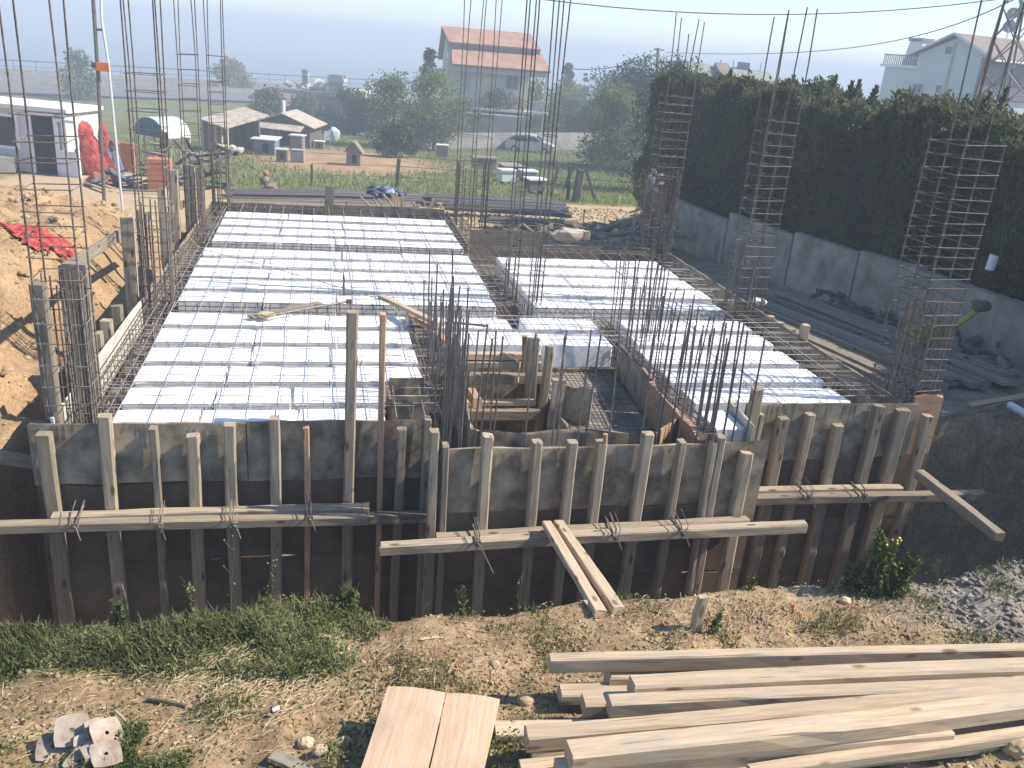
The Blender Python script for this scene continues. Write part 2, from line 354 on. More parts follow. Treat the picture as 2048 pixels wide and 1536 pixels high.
Gg = smooth((x-3.5-(gn-.5)*2)/.9)*(y < 5.6)*smooth((y-3.3-(gn2-.5))/.5)
Gg = np.maximum(Gg, smooth((x-6.2)/.8)*smooth((y-8.4)/.8)*smooth((30-y)/6)*.6)
Bb = smooth((y-24)/5)*(1-far_g)*(x > -12)
Aa = np.maximum(yard*(y > 37), smooth((-x-2.2)/.5)*(y < 27)*smooth((y-5.2)/.5)*.75)
ca = me.color_attributes.new("zone", 'FLOAT_COLOR', 'POINT')
ca.data.foreach_set('color', np.stack([Rr, Gg, Bb, Aa], -1).reshape(-1).astype(np.float32))
def ground_mat():
    m, nt, p = mat_new('ground'); L = nt.links.new
    tc = N(nt, "ShaderNodeTexCoord"); at = N(nt, "ShaderNodeAttribute", attribute_name='zone')
    sp = N(nt, "ShaderNodeSeparateColor"); L(at.outputs['Color'], sp.inputs[0])
    n1 = N(nt, "ShaderNodeTexNoise", Scale=3.0, Detail=9, Roughness=.68); L(tc.outputs['Object'], n1.inputs['Vector'])
    n3 = N(nt, "ShaderNodeTexNoise", Scale=26, Detail=6, Roughness=.7); L(tc.outputs['Object'], n3.inputs['Vector'])
    n4 = N(nt, "ShaderNodeTexNoise", Scale=.7, Detail=5, Roughness=.6); L(tc.outputs['Object'], n4.inputs['Vector'])
    soil = ramp(nt, [(.28, (.17, .115, .066)), (.45, (.28, .20, .115)), (.6, (.38, .28, .165)), (.75, (.48, .375, .235))]); L(n1.outputs['Fac'], soil.inputs[0])
    sp2 = ramp(nt, [(.35, (.55, .5, .45)), (.5, (1, 1, 1)), (.68, (1.35, 1.3, 1.2))]); L(n3.outputs['Fac'], sp2.inputs[0])
    s2 = N(nt, "ShaderNodeMix", data_type='RGBA', blend_type='MULTIPLY'); s2.inputs[0].default_value = 1; L(soil.outputs[0], s2.inputs[6]); L(sp2.outputs[0], s2.inputs[7])
    def lay(fac, prev, cols, noise):
        r = ramp(nt, cols); L(noise.outputs['Fac'], r.inputs[0])
        q = N(nt, "ShaderNodeMix", data_type='RGBA', blend_type='MULTIPLY'); q.inputs[0].default_value = .8; L(r.outputs[0], q.inputs[6]); L(sp2.outputs[0], q.inputs[7])
        x = N(nt, "ShaderNodeMix", data_type='RGBA'); L(fac, x.inputs[0]); L(prev, x.inputs[6]); L(q.outputs[2], x.inputs[7]); return x.outputs[2]
    c = s2.outputs[2]
    c = lay(sp.outputs[2], c, [(.3, (.40, .30, .18)), (.7, (.52, .41, .26))], n1)
    c = lay(sp.outputs[1], c, [(.3, (.15, .13, .105)), (.5, (.25, .22, .18)), (.7, (.34, .305, .255))], n1)
    c = lay(sp.outputs[0], c, [(.3, (.09, .10, .04)), (.5, (.145, .16, .06)), (.7, (.22, .225, .09))], n4)
    c = lay(at.outputs['Alpha'], c, [(.3, (.27, .17, .09)), (.5, (.37, .25, .14)), (.7, (.46, .325, .19))], n4)
    L(c, p.inputs['Base Color']); p.inputs['Roughness'].default_value = .95; p.inputs['Specular IOR Level'].default_value = .1
    bp = N(nt, "ShaderNodeBump", Strength=.7, Distance=.02); L(n3.outputs['Fac'], bp.inputs['Height']); L(bp.outputs[0], p.inputs['Normal'])
    return m
M['ground'] = ground_mat()
nt = M['roof_red'].node_tree; bs = [n for n in nt.nodes if n.type == 'BSDF_PRINCIPLED'][0]; src = bs.inputs['Base Color'].links[0].from_socket
tcx = N(nt, "ShaderNodeTexCoord"); wvx = N(nt, "ShaderNodeTexWave", Scale=4.2, Distortion=.4); wvx.bands_direction = 'Z'; nt.links.new(tcx.outputs['Object'], wvx.inputs['Vector'])
rmx = ramp(nt, [(.0, (.72, .72, .72)), (.35, (1, 1, 1))]); nt.links.new(wvx.outputs['Fac'], rmx.inputs[0])
mxx = N(nt, "ShaderNodeMix", data_type='RGBA', blend_type='MULTIPLY'); mxx.inputs[0].default_value = 1; nt.links.new(src, mxx.inputs[6]); nt.links.new(rmx.outputs[0], mxx.inputs[7]); nt.links.new(mxx.outputs[2], bs.inputs['Base Color'])
tag(link("ground", me, M['ground']), kind='structure')

# sea to the horizon
m, nt, p = mat_new('sea'); p.inputs['Base Color'].default_value = (.03, .085, .13, 1); p.inputs['Roughness'].default_value = .25
tcx = N(nt, "ShaderNodeTexCoord"); nn = N(nt, "ShaderNodeTexNoise", Scale=.25, Detail=6); nt.links.new(tcx.outputs['Object'], nn.inputs['Vector'])
bp = N(nt, "ShaderNodeBump", Strength=.6, Distance=1.0); nt.links.new(nn.outputs['Fac'], bp.inputs['Height']); nt.links.new(bp.outputs[0], p.inputs['Normal'])
M['sea'] = m
tag(MB().quad((-9000, 205, -19), (9000, 205, -19), (9000, 9000, -19), (-9000, 9000, -19)).build("sea", m), kind='structure')

# coast road with its barriers
a0, a1 = PZ(0, 188, -8), PZ(500, 205, -8); b0, b1 = PZ(0, 150, -8), PZ(560, 176, -8)
def ext(p, q, t): return p+(q-p)*t
ra, rb = ext(a0, a1, -1.6), ext(a0, a1, 3.2); rc, rd_ = ext(b0, b1, -1.6), ext(b0, b1, 2.6)
for q in (ra, rb, rc, rd_): q.z = -7.85
M['asphalt'] = rough_mat('asphalt', (.13, .13, .13), (.18, .178, .172), .4, rough=.9, bump=.1)
tag(MB().prism([ra, rb, rd_, rc], (0, 0, .12)).build("coast_road", M['asphalt']), kind='structure')
mb = MB()
c0, c1 = ext(a0, b0, .45), ext(a1, b1, .45)
l = [ext(c0, c1, -1.6), ext(c0, c1, 2.6)]
mid = empty("median_barrier", l[0], "long pale concrete barrier along the middle of the distant coast road", "barrier")
dv = (l[1]-l[0]); dv.z = 0; yaw_r = atan2(dv.y, dv.x)
mb = MB(); mb.box(((l[0]+l[1])/2).to_tuple()[:2]+(-7.4,), (dv.length, .5, .75), yaw_r); mb.build("barrier_wall", M['conc'], mid)
e0, e1 = ext(b0, b1, -1.6), ext(b0, b1, 2.6)
fb = empty("roadside_fence", e0, "long grey mesh fence on the sea side of the coast road", "fence")
dv2 = (e1-e0); dv2.z = 0; yw2 = atan2(dv2.y, dv2.x)
MB().box(((e0+e1)/2).to_tuple()[:2]+(-7.45,), (dv2.length, .35, .6), yw2).build("kerb_wall", M['conc'], fb)
mb = MB(); mb.box(((e0+e1)/2).to_tuple()[:2]+(-5.6,), (dv2.length, .06, .18), yw2); mb.build("top_rail", M['rebar_grey'], fb)
mb = MB(); mb.box(((e0+e1)/2).to_tuple()[:2]+(-6.5,), (dv2.length, .06, .1), yw2); mb.build("middle_rail", M['rebar_grey'], fb)
for i in range(60):
    q = e0+(e1-e0)*((i+.5)/60); MB().box((q.x, q.y, -6.5), (.1, .1, 1.9)).build("fence_post", M['rebar_grey'], fb)

# ------------------------------------------------------------------ timber and board builders
def beam(name, p0, p1, w_, h_, mat, parent=None, seed=0, warp=.006, up=None, cham=.12):
    """a sawn timber from p0 to p1, width w_ across, h_ along 'up'; slightly warped, with worn edges"""
    rn = random.Random(seed); p0 = Vector(p0); p1 = Vector(p1); ax = (p1-p0); Ln = ax.length; ax.normalize()
    up = Vector(up) if up is not None else (Vector((0, 0, 1)) if abs(ax.z) < .9 else Vector((0, -1, 0)))
    yv = up.cross(ax).normalized(); zv = ax.cross(yv).normalized()
    n = max(3, int(Ln/.22)); c = cham*min(w_, h_); vs = []
    base = [(-w_/2+c, -h_/2), (w_/2-c, -h_/2), (w_/2, -h_/2+c), (w_/2, h_/2-c), (w_/2-c, h_/2), (-w_/2+c, h_/2), (-w_/2, h_/2-c), (-w_/2, -h_/2+c)]
    ph = rn.uniform(0, 6.28); ph2 = rn.uniform(0, 6.28); wear = [rn.uniform(.6, 1.3) for _ in base]
    for i in range(n+1):
        t = i/n; a = warp*Ln*sin(t*pi+ph*.2)*.3; b = warp*sin(t*5+ph2)
        e = -.012*rn.random() if i == 0 else (.012*rn.random() if i == n else 0)
        for k, (yy, zz) in enumerate(base):
            j = 1+rn.uniform(-.05, .03)*wear[k]-(.09*wear[k] if rn.random() < .06 else 0)
            ex = e*rn.uniform(-1, 1)
            vs.append((t*Ln-Ln/2+ex, yy*j+b, zz*j+a))
    fs = [tuple(range(7, -1, -1)), tuple(n*8+k for k in range(8))]
    for i in range(n):
        for k in range(8):
            fs.append((i*8+k, i*8+(k+1) % 8, (i+1)*8+(k+1) % 8, (i+1)*8+k))
    mb = MB(); mb.v = vs; mb.f = fs
    R = Matrix((ax, yv, zv)).transposed().to_4x4()
    return link(name, mb.mesh(name), mat, parent, M=Matrix.Translation((p0+p1)/2) @ R)
def panel(name, p0, p1, z0, z1, th, mat, parent=None, seed=0):
    """upright board between plan points p0,p1 with local X along it"""
    p0 = Vector((p0[0], p0[1], (z0+z1)/2)); p1 = Vector((p1[0], p1[1], (z0+z1)/2))
    return beam(name, p0, p1, th, z1-z0, mat, parent, seed, warp=.003, cham=.08)
FLOORZ = -2.75

# ------------------------------------------------------------------ formwork boards round the slab
panel_specs = [
 ("a", (-2.33, 7.19), (-.62, 7.19), -.56, -.0, .022, 'ply', "grey plywood edge board at the left end of the front formwork"),
 ("b", (-.615, 7.19), (.99, 7.192), -.57, .006, .022, 'ply', "grey plywood edge board behind the two tall uprights"),
 ("c", (1.04, 6.62), (2.46, 6.62), -.62, -.008, .022, 'ply', "weathered plywood edge board on the left half of the projecting stair bay"),
 ("c", (2.465, 6.622), (3.62, 6.62), -.60, .0, .022, 'ply', "weathered plywood edge board on the right half of the projecting stair bay"),
 ("bay_end", (3.55, 6.59), (4.0, 6.59), -.8, .03, .022, 'ply', "small upright plywood piece closing the right end of the projecting stair bay"),
 ("r", (4.22, 7.49), (5.4, 7.49), -.62, .02, .022, 'ply', "stained plywood edge board at the left of the right front formwork"),
 ("r", (5.405, 7.492), (6.2, 7.49), -.60, .014, .022, 'ply', "stained plywood edge board near the front right corner"),
 ("corner", (6.16, 7.52), (6.5, 7.52), -1.5, .09, .03, 'wood_red', "reddish brown board closing the front right corner of the slab"),
]
for i, (k, a, b, z0, z1, th, mt, lab) in enumerate(panel_specs):
    o = panel("edge_board", a, b, z0, z1, th, M[mt], None, i); tag(o, lab, "edge board", "plywood edge boards of the front formwork")
rn = random.Random(77)
for o_b in [o for o in COL.objects if o.name.startswith('edge_board') and o.get('group', '').startswith('plywood')]:
    me_b = o_b.data; xs_ = [v.co.x for v in me_b.vertices]; zs_ = [v.co.z for v in me_b.vertices]; ys_ = [v.co.y for v in me_b.vertices]
    if max(xs_)-min(xs_) < .6: continue
    mb = MB()
    for k in range(int((max(xs_)-min(xs_))*9)):
        x_ = rn.uniform(min(xs_)+.05, max(xs_)-.05); top_ = max(zs_)-rn.uniform(0, .03); l_ = rn.uniform(.03, .2); w__ = rn.uniform(.002, .009)
        yf = min(ys_) if (o_b.matrix_basis @ Vector((0, min(ys_), 0))).y < (o_b.matrix_basis @ Vector((0, max(ys_), 0))).y else max(ys_)
        sg = -1 if yf == min(ys_) else 1
        mb.prism([(x_-w__, yf, top_), (x_+w__*.9, yf, top_), (x_+w__*.5, yf, top_-l_*.6), (x_+w__*.1, yf, top_-l_), (x_-w__*.4, yf, top_-l_*.55)], (0, .003*sg, 0))
    dm = link("cement_drips", mb.mesh("cement_drips"), M['conc'], None); dm.parent = o_b; dm.matrix_basis = Matrix(); dm['kind'] = 'stuff'
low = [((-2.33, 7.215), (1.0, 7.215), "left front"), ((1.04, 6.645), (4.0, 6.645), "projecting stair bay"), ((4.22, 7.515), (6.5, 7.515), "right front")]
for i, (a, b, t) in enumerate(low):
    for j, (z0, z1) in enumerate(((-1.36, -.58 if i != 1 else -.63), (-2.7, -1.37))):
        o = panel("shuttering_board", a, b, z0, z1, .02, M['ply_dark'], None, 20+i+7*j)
        tag(o, "%s dark brown shuttering board in the trench below the %s edge boards" % (("upper", "lower")[j], t), "shuttering board", "dark shuttering boards in the trench")
side = [((-2.17, 7.25), (-2.08, 11.0), 'ply_white', "whitish board lining the left slab edge nearest the camera"),
        ((-2.08, 11.1), (-2.03, 13.2), 'ply', "grey board lining the middle of the left slab edge"),
        ((-2.03, 13.3), (-1.98, 17.4), 'ply', "grey board lining the far end of the left slab edge"),
        ((6.02, 7.55), (6.02, 11.0), 'ply', "long thin board lining the near half of the right slab edge"),
        ((6.02, 11.05), (6.02, 14.6), 'ply', "long thin board lining the far half of the right slab edge")]
for i, (a, b, mt, lab) in enumerate(side):
    o = panel("edge_board", a, b, -.42, .02, .022, M[mt], None, 40+i); tag(o, lab, "edge board", "boards lining the slab edges")
back = [((-1.95, 17.5), (.12, 17.5), 'wood_grey', .0, "dark board on the back slab edge, left of the upright grey board"),
        ((.2, 17.52), (2.45, 17.52), 'wood_grey', .04, "dark board on the back slab edge in front of the firewood sticks"),
        ((2.45, 14.5), (2.48, 17.4), 'wood_grey', .02, "dark board running back beside the cluster of tall column bars"),
        ((2.5, 14.55), (3.75, 14.55), 'wood_grey', .26, "short tall brown board at the inner corner behind the right slab field"),
        ((3.8, 14.62), (6.05, 14.62), 'wood_grey', .02, "low grey board on the back edge of the right slab field")]
for i, (a, b, mt, z1, lab) in enumerate(back):
    o = panel("edge_board", a, b, -.45, z1, .035, M[mt], None, 50+i); tag(o, lab, "edge board", "boards lining the slab edges")
o = beam("upright_board", (.16, 17.42, -.4), (.2, 17.42, .4), .17, .03, M['wood_grey'], None, 61); tag(o, "lone upright grey board standing at the back slab edge beside the firewood", "board")

# deck under the slab
dk = MB()
for (x0, x1, y0, y1, z) in [(-2.05, .62, 7.23, 8.12, -.33), (-2.05, 1.2, 8.12, 9.34, -.33), (-2.05, 6.0, 9.34, 14.5, -.33), (-2.05, 2.45, 14.5, 17.45, -.33), (3.46, 6.0, 7.53, 9.34, -.33), (3.46, 3.97, 6.68, 7.53, -.33)]:
    dk.bb((x0, y0, z-.02), (x1, y1, z))
M['deck'] = rough_mat('deck_plywood', (.17, .14, .11), (.26, .22, .175), 2.2, rough=.85, bump=.2, c3=(.36, .31, .25))
tag(dk.build("formwork_deck", M['deck']), "grey plywood deck lying under the foam strips and reinforcing bars", "formwork deck")

# ------------------------------------------------------------------ vertical formwork posts along the front
def post(x, y, ztop, wd, dp, label, mat='wood', zb=FLOORZ, seed=None, lean=0, group="timber posts of the front formwork"):
    o = beam("timber_post", (x-lean, y, zb), (x, y, ztop), wd, dp, M[mat], None, seed if seed is not None else int(x*100)+500, warp=.008, cham=.16, up=(0, -1, 0))
    return tag(o, label, "post", group)
# (u, v of the top front edge, width in photo px, plane y, extra)
LF = [(85, 872, 30), (205, 836, 26), (303, 860, 15), (382, 876, 25), (458, 853, 24), (547, 841, 22), (612, 858, 12), (703, 627, 23), (769, 631, 12), (803, 861, 20), (857, 842, 14)]
desc = {85: 'leftmost thick post of the front formwork, greyish', 205: 'second post from the left, rising just above the front board', 303: 'thin plank on edge, third from the left along the front board', 382: 'squat post, fourth from the left along the front board', 458: 'rough edged post, fifth from the left along the front board', 547: 'straight post, sixth from the left along the front board', 612: 'very thin orange-edged batten, left of the two tall uprights', 703: 'tallest upright timber, rising far above the front board', 769: 'tall thin batten beside the tallest upright timber', 803: 'post with a chipped edge right of the two tall uprights', 857: 'last post of the left front board, beside the bar cluster'}
for (u, v, wpx) in LF:
    p = PY(u, v, 7.06); wd = SZ(p, wpx)
    post(p.x, 7.11, p.z, wd, .1, desc[u], 'wood_red' if u in (612, 769) else 'wood')
p = PY(75, 850, 7.3); post(p.x, 7.34, p.z, .14, .1, "post end peeping over the front board at the far left corner", zb=-2.7)
BF = [(873, 869, 20), (895, 898, 14), (981, 879, 22), (1080, 891, 21), (1152, 891, 20), (1208, 891, 21), (1302, 874, 23), (1369, 889, 15), (1436, 893, 10), (1452, 881, 16), (1503, 913, 25)]
bd = ["corner post at the left end of the projecting bay", "thin knotty post beside the left corner post of the projecting bay", "third post along the projecting bay, left of the plank bridge", "fourth post along the projecting bay, just left of the plank bridge head", "fifth post along the projecting bay, just right of the plank bridge head", "sixth post along the projecting bay, with a round peg on its top", "seventh and tallest post along the projecting bay", "eighth post along the projecting bay, narrow", "ninth post along the projecting bay, a thin batten", "tenth post along the projecting bay, paired with a thin batten", "stout last post at the right end of the projecting bay"]
for (u, v, wpx), t in zip(BF, bd):
    p = PY(u, v, 6.46); wd = SZ(p, wpx); post(p.x, 6.54 if u != 1452 else 6.545, p.z, wd, .1, t)
RF = [(1520, 782, 24), (1528, 832, 8), (1572, 840, 24), (1626, 833, 17), (1684, 854, 22), (1764, 816, 24), (1812, 824, 28), (1862, 835, 20)]
rd = ["tall clean post rising above the left end of the right front board", "thin batten beside the tall clean post", "second stout post of the right front board, yellowish top", "narrow post in the middle of the right front board", "shortest post of the right front board", "post near the right end of the right front board, level with its top", "stout post with a yellow stained edge near the right end", "last post at the front right corner, beside the dark pit"]
for (u, v, wpx), t in zip(RF, rd):
    p = PY(u, v, 7.36); wd = SZ(p, wpx); post(p.x, 7.42, p.z, wd, .1, t)
tag(MB().tube([PY(1210, 893, 6.52), PY(1211, 868, 6.52)], .022, 8).build("round_peg", M['wood_red']), "round reddish peg standing on top of a bay post", "peg")

# ------------------------------------------------------------------ horizontal walers, tie rods and braces
def hb(name, a, b, wd, ht, label, cat, mat='wood', group=None, seed=0, warp=.004):
    return tag(beam(name, a, b, wd, ht, M[mat], None, seed, warp), label, cat, group)
WG = "horizontal waling beams across the posts"
def row(u0, v0, u1, v1, y): return PY(u0, v0, y), PY(u1, v1, y)
a, b = row(105, 1037, 738, 1018, 7.0); hb("waling_beam", a, b, .10, .09, "upper beam across the left front posts", "beam", group=WG, seed=1)
a, b = row(-90, 1058, 735, 1036, 6.89); hb("waling_beam", a, b, .10, .09, "lower front beam across the left posts, running out of the picture at left", "beam", group=WG, seed=2)
a, b = row(690, 1036, 850, 1034, 6.99); hb("waling_beam", a, b, .09, .10, "dark short beam in the gap left of the projecting bay", "beam", 'wood_grey', group=WG, seed=3)
a, b = row(872, 1079, 1494, 1043, 6.43); hb("waling_beam", a, b, .10, .09, "upper beam across the posts of the projecting bay", "beam", group=WG, seed=4)
a, b = row(760, 1098, 1610, 1052, 6.32); hb("waling_beam", a, b, .10, .10, "lower beam across the projecting bay, longest, with a rounded left end", "beam", group=WG, seed=5, warp=.006)
a, b = row(1506, 984, 1800, 978, 7.31); hb("waling_beam", a, b, .10, .09, "upper beam across the right front posts", "beam", group=WG, seed=6)
a, b = row(1506, 1000, 1966, 990, 7.2); hb("waling_beam", a, b, .10, .10, "lower beam across the right front posts, ending over the dark pit", "beam", group=WG, seed=7)
a, b = row(-60, 905, 78, 925, 7.35); hb("waling_beam", a, b, .05, .12, "dark plank running out to the left behind the leftmost posts", "beam", 'wood_grey', group=WG, seed=8)
for (u, v, y) in [(150, 1050, 6.8), (320, 1050, 6.8), (470, 1048, 6.8), (620, 1035, 6.8), (955, 1084, 6.24), (1230, 1072, 6.24), (1365, 1064, 6.24), (1618, 992, 7.12), (1728, 990, 7.12)]:
    p = PY(u, v, y); r = empty("tie_clamp", p, "rusty wire and rod tie clamping the %s waling beams, %s" % ("left" if u < 700 else "bay" if u < 1500 else "right", {150: "leftmost", 320: "second from left", 470: "third from left", 620: "fourth from left", 955: "with a long loose rod", 1230: "right of the plank bridge", 1365: "farthest right on the bay", 1618: "beside the concrete-smeared spot", 1728: "farthest right"}[u]), "tie", "rod ties on the waling beams")
    m1 = MB(); m1.tube([p+Vector((0, .5, .03)), p+Vector((0, -.05, 0))], .009, 6); m1.build("tie_rod", M['rebar'], r)
    m1 = MB(); rn = random.Random(u)
    for k in range(3):
        a0_ = rn.uniform(-.05, .05); m1.tube([p+Vector((a0_, .2, .12)), p+Vector((a0_, .0, .07)), p+Vector((a0_*.4, -.02, -.02)), p+Vector((a0_*-.5, 0, -.07))], .004, 4)
    m1.box(p+Vector((0, -.01, .0)), (.05, .03, .045)); m1.build("clamp", M['rebar'], r)
    ln = .28 if u == 955 else .1
    m1 = MB(); m1.tube([p+Vector((.01, -.03, 0)), p+Vector((.05+.1*(ln > .2), -.08, -ln))], .005, 5); m1.build("loose_rod", M['rebar'], r)
# plank bridge
q0, q1 = PY(1094, 1048, 6.38), PZ(1199, 1236, -.33); q1.z = -.30
hb("plank", q0, q1, .085, .06, "left plank of the pair bridging from the bay beam to the earth bank", "plank", 'lumber', "planks bridging the trench", 11)
q0, q1 = PY(1118, 1047, 6.38), PZ(1236, 1230, -.33); q1.z = -.30
hb("plank", q0, q1, .09, .06, "right plank of the pair bridging from the bay beam to the earth bank", "plank", 'lumber', "planks bridging the trench", 12)
hb("brace_beam", PY(1838, 948, 7.1), PY(2000, 1075, 5.95), .11, .10, "loose brace beam slanting down into the dark pit at the right corner", "beam", 'wood', None, 13)

# ------------------------------------------------------------------ left side: posts, stubs and rail
LS = [((75, 568), 7.4, .12, .10, -2.7, "grey post behind the front left bar cage, leftmost"),
      ((150, 527), 7.9, .20, .06, -2.7, "wide grey board upright behind the front left bar cage"),
      ((254, 434), 11.3, .15, .10, -2.6, "tall sunlit post on the left edge carrying the slanting rail"),
      ((324, 375), 13.4, .12, .08, -2.6, "narrow post beside the second bar cage"),
      ((345, 340), 15.0, .15, .10, -2.6, "tall post with a bright right edge, in front of the terracotta blocks"),
      ((381, 330), 15.9, .15, .10, -2.6, "dark tall post standing right of the terracotta blocks"),
      ((398, 335), 16.8, .13, .06, -2.6, "far dark post among the bar cages of the left edge")]
for i, ((u, v), y, wd, dp, zb, lab) in enumerate(LS):
    p = PY(u, v, y); post(p.x, y, p.z, wd, dp, lab, 'wood_grey' if i in (0, 1, 5, 6) else 'wood', zb, seed=900+i, group="posts along the left slab edge")
for i, (u, v) in enumerate([(183, 692), (200, 665), (217, 640), (238, 611), (343, 487), (369, 465)]):
    p = PX(u, v, -2.2-.0*i); post(p.x-.03, p.y, p.z, .12, .1, "sawn-off stub post just outside the left edge board, %s from the camera" % ORD[i], 'wood', -2.6, seed=930+i, group="stub posts outside the left edge board")
a, b = PX(120, 545, -2.42), PX(425, 375, -2.36)
hb("rail_plank", a, PX(300, 432, -2.42), .04, .13, "near slanting rail plank nailed across the left posts", "rail", 'wood_grey', "slanting rails on the left", 14)
hb("rail_plank", PX(320, 430, -2.3), PX(372, 405, -2.3), .04, .13, "far slanting rail plank beyond the second bar cage", "rail", 'wood_grey', "slanting rails on the left", 15)
# right side stubs
for i, (u, v) in enumerate([(1541, 632), (1560, 645), (1582, 658), (1612, 650), (1645, 705), (1668, 719), (1712, 748)]):
    p = PX(u, v, 6.1); post(p.x, p.y, p.z, .11, .09, ("tall stub post standing above the right edge board" if i == 3 else "short stub post outside the right edge board, %s from the far end" % ORD[i]), 'wood', -2.4, seed=950+i, group="stub posts outside the right edge board")

# ------------------------------------------------------------------ foam strips
rows_front = [(7.24, 7.52), (7.66, 8.06), (8.2, 8.62), (8.77, 9.21), (9.36, 9.80), (9.97, 10.40)]
rows_mid = [(10.90, 11.34), (11.50, 11.94), (12.10, 12.54), (12.70, 13.15), (13.31, 13.76)]
rows_back = [(14.25, 14.70), (14.88, 15.33), (15.52, 15.97), (16.18, 16.65)]
def foam(x0, x1, y0, y1, z0, z1, label, seed):
    rn = random.Random(seed); bm = bmesh.new()
    bmesh.ops.create_cube(bm, size=1)
    bmesh.ops.scale(bm, vec=(x1-x0, y1-y0, z1-z0), verts=bm.verts)
    bmesh.ops.subdivide_edges(bm, edges=[e for e in bm.edges if abs((e.verts[0].co-e.verts[1].co).x) > .3], cuts=4)
    bmesh.ops.bevel(bm, geom=[e for e in bm.edges if e.calc_face_angle(0) > 1], offset=.012, segments=1, affect='EDGES')
    for v in bm.verts:
        v.co += Vector((rn.uniform(-.004, .004), rn.uniform(-.004, .004), rn.uniform(-.004, .003)))
        if abs(abs(v.co.x)-(x1-x0)/2) < .03 and rn.random() < .2: v.co += Vector((-.02*math.copysign(1, v.co.x), 0, -.02*rn.random()))
    me = bpy.data.meshes.new("foam_block"); bm.to_mesh(me); bm.free()
    o = link("foam_block", me, M['eps'], None, M=Matrix.Translation(((x0+x1)/2, (y0+y1)/2, (z0+z1)/2)) @ Matrix.Rotation(rn.uniform(-.006, .006), 4, 'Z'))
    return tag(o, label, "foam block", "white foam blocks of the slab")
FT = -.015
def foam_row(x0, x1, y, n, where, rowname, seed, sides=None):
    rn = random.Random(seed); cuts = [x0]+[x0+(x1-x0)*(k+rn.uniform(-.12, .12))/n for k in range(1, n)]+[x1]
    for k in range(n):
        pos = "the only block" if n == 1 else ("left end block" if k == 0 else "right end block" if k == n-1 else "%s block from the left" % ORD[k])
        dx = rn.uniform(-.01, .01)
        foam(cuts[k]+.004+dx*(k > 0), cuts[k+1]-.004+dx*(k < n-1), y[0]+rn.uniform(-.012, .012), y[1]+rn.uniform(-.012, .012), -.31, FT+rn.uniform(-.008, .006), "white foam, %s, %s row of %s" % (pos, rowname, where), seed*10+k)
fieldA = "the near left field"
for i, y in enumerate(rows_front):
    foam_row(-1.72, .58 if i < 2 else 1.03, y, 3, fieldA, ORD[i], 100+i)
for i, y in enumerate(rows_mid):
    foam_row(-1.70, 2.28+.02*i, y, 4, "the middle left field", ORD[i], 120+i)
for i, y in enumerate(rows_back):
    foam_row(-1.66, 2.36, y, 4, "the far left field", ORD[i], 140+i)
foam_row(1.42, 2.31, rows_front[5], 1, "the field behind the stair pit, left part", "second", 150)
foam_row(2.47, 3.43, rows_front[5], 1, "the field behind the stair pit, right part", "second", 151)
foam_row(1.45, 3.41, (9.38, 9.80), 2, "the field behind the stair pit", "front", 152)
for i, y in enumerate(rows_mid):
    foam_row(2.80, 5.62-.015*i if i else 5.55, y, 3, "the far right field", ORD[i], 160+i)
rr_ = [(7.64, 8.02), (8.18, 8.60), (8.75, 9.20), (9.42, 9.84), (10.0, 10.42)]
for i, y in enumerate(rr_):
    foam_row([3.70, 3.67, 3.64, 3.72, 3.77][i], 5.50+.01*i, y, 2, "the near right field", ORD[i], 170+i)
foam(3.66, 3.97, 6.98, 7.42, -.31, -.02, "small white foam offcut between the bay bars and the right front board", 199)

# ------------------------------------------------------------------ reinforcing bars
def bar_obj(pts, r, parent, mat='rebar', n=5, name="bar"):
    mb = MB(); mb.tube(pts, r, n); return mb.build(name, M[mat], parent)
def wavy(a, b, n, amp, rn):
    a = Vector(a); b = Vector(b); out = []
    for i in range(n+1):
        t = i/n; p = a.lerp(b, t); k = 0 if i in (0, n) else 1
        out.append(p+Vector((rn.uniform(-amp, amp), rn.uniform(-amp, amp), rn.uniform(-amp*.4, amp*.7)))*k)
    return out
def mesh_field(label, xr, yr, dx, dys, z, group="reinforcing bars laid over the foam", seed=1, r=.0044):
    rn = random.Random(seed); root = empty("rebar_mesh", ((xr[0]+xr[1])/2, (yr[0]+yr[1])/2, z), label, "rebar mesh", group)
    x = xr[0]
    while x <= xr[1]:
        o = rn.uniform(-.03, .03)
        bar_obj(wavy((x+o, yr[0]+rn.uniform(-.05, .05), z), (x+o*.4+rn.uniform(-.03, .03), yr[1]+rn.uniform(-.1, .15), z), max(4, int((yr[1]-yr[0])/.8)), .012, rn), r, root, 'rebar_mesh')
        x += dx*rn.uniform(.93, 1.07)
    for yy in dys:
        bar_obj(wavy((xr[0]-.18+rn.uniform(-.1, .08), yy+rn.uniform(-.02, .02), z+.011), (xr[1]+.12+rn.uniform(-.1, .15), yy+rn.uniform(-.02, .02), z+.011), 9, .012, rn), r, root, 'rebar_mesh')
    return root
ys = []
for y in rows_front: ys += [y[0]+.06, y[0]+.27]
mesh_field("bar mesh over the foam of the near left field", (-1.68, 1.0), (7.25, 10.7), .265, ys[2:], .012, seed=3)
ys = []
for y in rows_mid+rows_back: ys += [y[0]+.04, y[0]+.25]
mesh_field("bar mesh over the foam of the far left field", (-1.66, 2.33), (10.55, 17.3), .265, ys, .012, seed=4)
mesh_field("second lighter layer of bars over the middle of the left fields", (.45, 2.3), (9.95, 16.6), .33, [], .02, seed=5, r=.0038)
ys = []
for y in rows_mid: ys += [y[0]+.04, y[0]+.25]
mesh_field("bar mesh over the foam of the far right field", (2.85, 5.6), (10.5, 14.3), .235, ys, .012, seed=6)
ys = []
for y in rr_: ys += [y[0]+.02, y[0]+.22]
mesh_field("bar mesh over the foam of the near right field", (3.75, 5.85), (7.6, 10.7), .24, ys, .014, seed=7)
